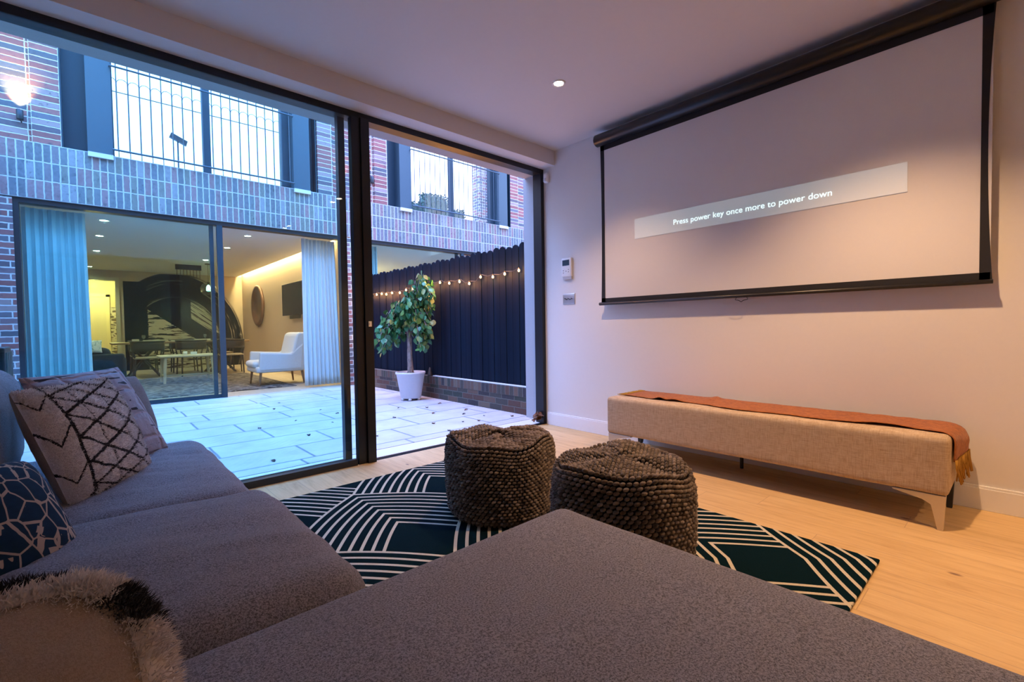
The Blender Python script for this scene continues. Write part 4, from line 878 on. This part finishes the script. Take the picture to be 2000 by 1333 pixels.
# dining table and chairs
t = thing('dining_table', 'long dark dining table in front of the mural', 'table', (-1.80, 10.25, 0)); M_dk = paint('dark_oak', (.055, .045, .045), .4, .2); M_tw = paint('walnut_edge', (.30, .17, .09), .4, .1)
MB().puff(-1.32, 1.32, -.46, .46, .745, .785, .012, 6).build('table_top', M_tw, t, True)
for x in (-.75, .75):
    MB().tube([(x-.28, -.3, 0), (x+.25, .3, .75)], .028, 8).tube([(x+.28, -.3, 0), (x-.25, .3, .75)], .028, 8).tube([(x-.28, .3, 0), (x+.25, -.3, .75)], .028, 8).build('trestle_leg', M_dk, t)
def dchair():
    t = thing('dining_chair', 'dark dining chair', 'chair', (0, 0, 0))
    MB().puff(-.25, .25, -.23, .23, .43, .47, .02, 6).build('seat', paint('cord_seat', (.42, .34, .24), .8), t, True)
    def f(u, v):
        a_ = PI*(1.0+u); return (.30*math.cos(a_), .02+.30*math.sin(a_)*.85, .60+.20*v)
    m = MB().grid(f, 20, 3).build('backrest', M_dk, t, True); sd = m.modifiers.new('s', 'SOLIDIFY'); sd.thickness = .014
    MB().tube([(.30*math.cos(PI*(1+u_2)), .02+.30*math.sin(PI*(1+u_2))*.85, .805) for u_2 in [i/14 for i in range(15)]], .015, 8).build('top_rail', M_dk, t, True)
    for (x, y) in ((-.23, -.20), (.23, -.20), (-.23, .20), (.23, .20)):
        MB().tube([(x*1.08, y*1.15, 0), (x, y, .44), (x*1.15, y*(.9 if y > 0 else 1.0), .62)], [.014, .018, .012], 8).build('leg', M_dk, t)
    return t
ch = dchair(); first = True
for (x, y, rz, lab) in ((-2.52, 9.55, 0, 'dark curved back dining chair at the near left of the long table'), (-1.72, 9.6, .1, 'dark dining chair at the near middle of the long table'), (-.95, 9.55, -.1, 'dark dining chair at the near right of the long table'),
                        (-2.5, 10.95, PI, 'dark dining chair at the far left of the long table'), (-1.7, 10.95, PI, 'dark dining chair at the far middle of the long table'), (-.9, 10.95, PI, 'dark dining chair at the far right of the long table')):
    o = ch if first else copy_tree(ch); first = False; o.location = (x, y, 0); o.rotation_euler = (0, 0, rz); o['label'] = lab; o['group'] = 'chairs around the long table'
# things on the dining table
M_gl = glass('tumbler_glass', (.92, .94, .95), .15)
def place(name, lab, cat, m, mt, x, y, z=.786, grp=None, sm_=True):
    o = m.build(name, mt, smooth=sm_); o.location = (x, y, z); tag(o, lab, cat, grp); return o
M_lin = paint('cream_paper', (.62, .55, .42), .8)
for i, (x, w) in enumerate(((-2.70, .12), (-2.42, .30), (-1.95, .22), (-1.45, .32))):
    place('table_box', ['small cream box at the left end of the dining table', 'low cream tray beside the small box on the dining table', 'cream folded napkin stack in the middle of the dining table', 'long cream tray right of the napkin stack on the dining table'][i], 'box', MB().bbox(-w/2, w/2, -.06, .06, 0, [.07, .04, .03, .045][i], .004, 2), M_lin, x, 9.98)
gl = MB().lathe([(0, 0), (.025, 0), (.003, .01), (.003, .07), (.035, .10), (.034, .16)], 14)
for i, x in enumerate((-2.55, -1.38, -1.20, -.62)):
    place('wine_glass', 'stemmed wine glass on the long dining table', 'glass', gl, M_gl, x, 10.05, grp='wine glasses on the dining table')
place('bottle', 'dark blue bottle on the right half of the dining table', 'bottle', MB().lathe([(0, 0), (.045, 0), (.045, .16), (.015, .21), (.015, .27), (0, .27)], 16), paint('blue_glass', (.02, .10, .18), .1), -.98, 10.1)
# pendant over the table
t = thing('pendant_light', 'clear glass globe pendant hanging over the dining table', 'pendant lamp', (-1.30, 9.9, ZO))
MB().tube([(0, 0, 0), (0, 0, -.45)], .004, 6).build('cord', M_black, t); MB().lathe([(0, 0), (.06, 0), (.06, -.02), (0, -.02)], 20).build('ceiling_rose', M_black, t); MB().lathe([(0, -.44), (.03, -.44), (.03, -.50), (0, -.50)], 14).build('lamp_holder', M_black, t)
MB().lathe([(.03, -.45), (.12, -.49), (.17, -.58), (.155, -.68), (.08, -.74), (0, -.75)], 24).build('glass_shade', M_gl, t, True); MB().lathe([(0, -.50), (.03, -.53), (.045, -.58), (.03, -.63), (0, -.64)], 16).build('bulb', glow('pendant_bulb', (.95, 1, .70), 5), t, True)
lamp('pendant_glow', 'POINT', (0, 0, -.58), 6, (1, .9, .65), .05, parent=t)
t = thing('linear_chandelier', 'black bar chandelier with short rods on the opposite ceiling', 'chandelier', (-1.62, 10.4, ZO))
MB().box(-.26, .26, -.04, .04, -.12, -.0).build('ceiling_bar', M_black, t)
for k in range(8): MB().tube([(-.23+k*.066, 0, -.12), (-.23+k*.066, 0, -.30-.03*(k % 3))], .006, 6).build('rod', M_black, t)

# ------------------------------------------------ neighbouring room seen above the fence
struct('floor_neighbour', MB().box(.12, 4.6, Y0+.06, 12.6, -.1, 0), M_floor2, 'floor of the neighbouring room')
struct('ceiling_neighbour', MB().box(.12, 4.6, Y0+.17, 12.6, 2.62, 2.95), M_wall, 'ceiling of the neighbouring room')
struct('wall_neighbour_back', MB().box(.12, 4.6, 12.6, 12.7, 0, 2.95), M_cream_wall, 'back wall of the neighbouring room')
struct('wall_neighbour_right', MB().box(4.6, 4.7, 5.1, 12.6, 0, 2.95), M_cream_wall, 'right wall of the neighbouring room')
lamp('neighbour_light', 'POINT', (1.4, 9.0, 1.9), 90, (1, .6, .3), .15)
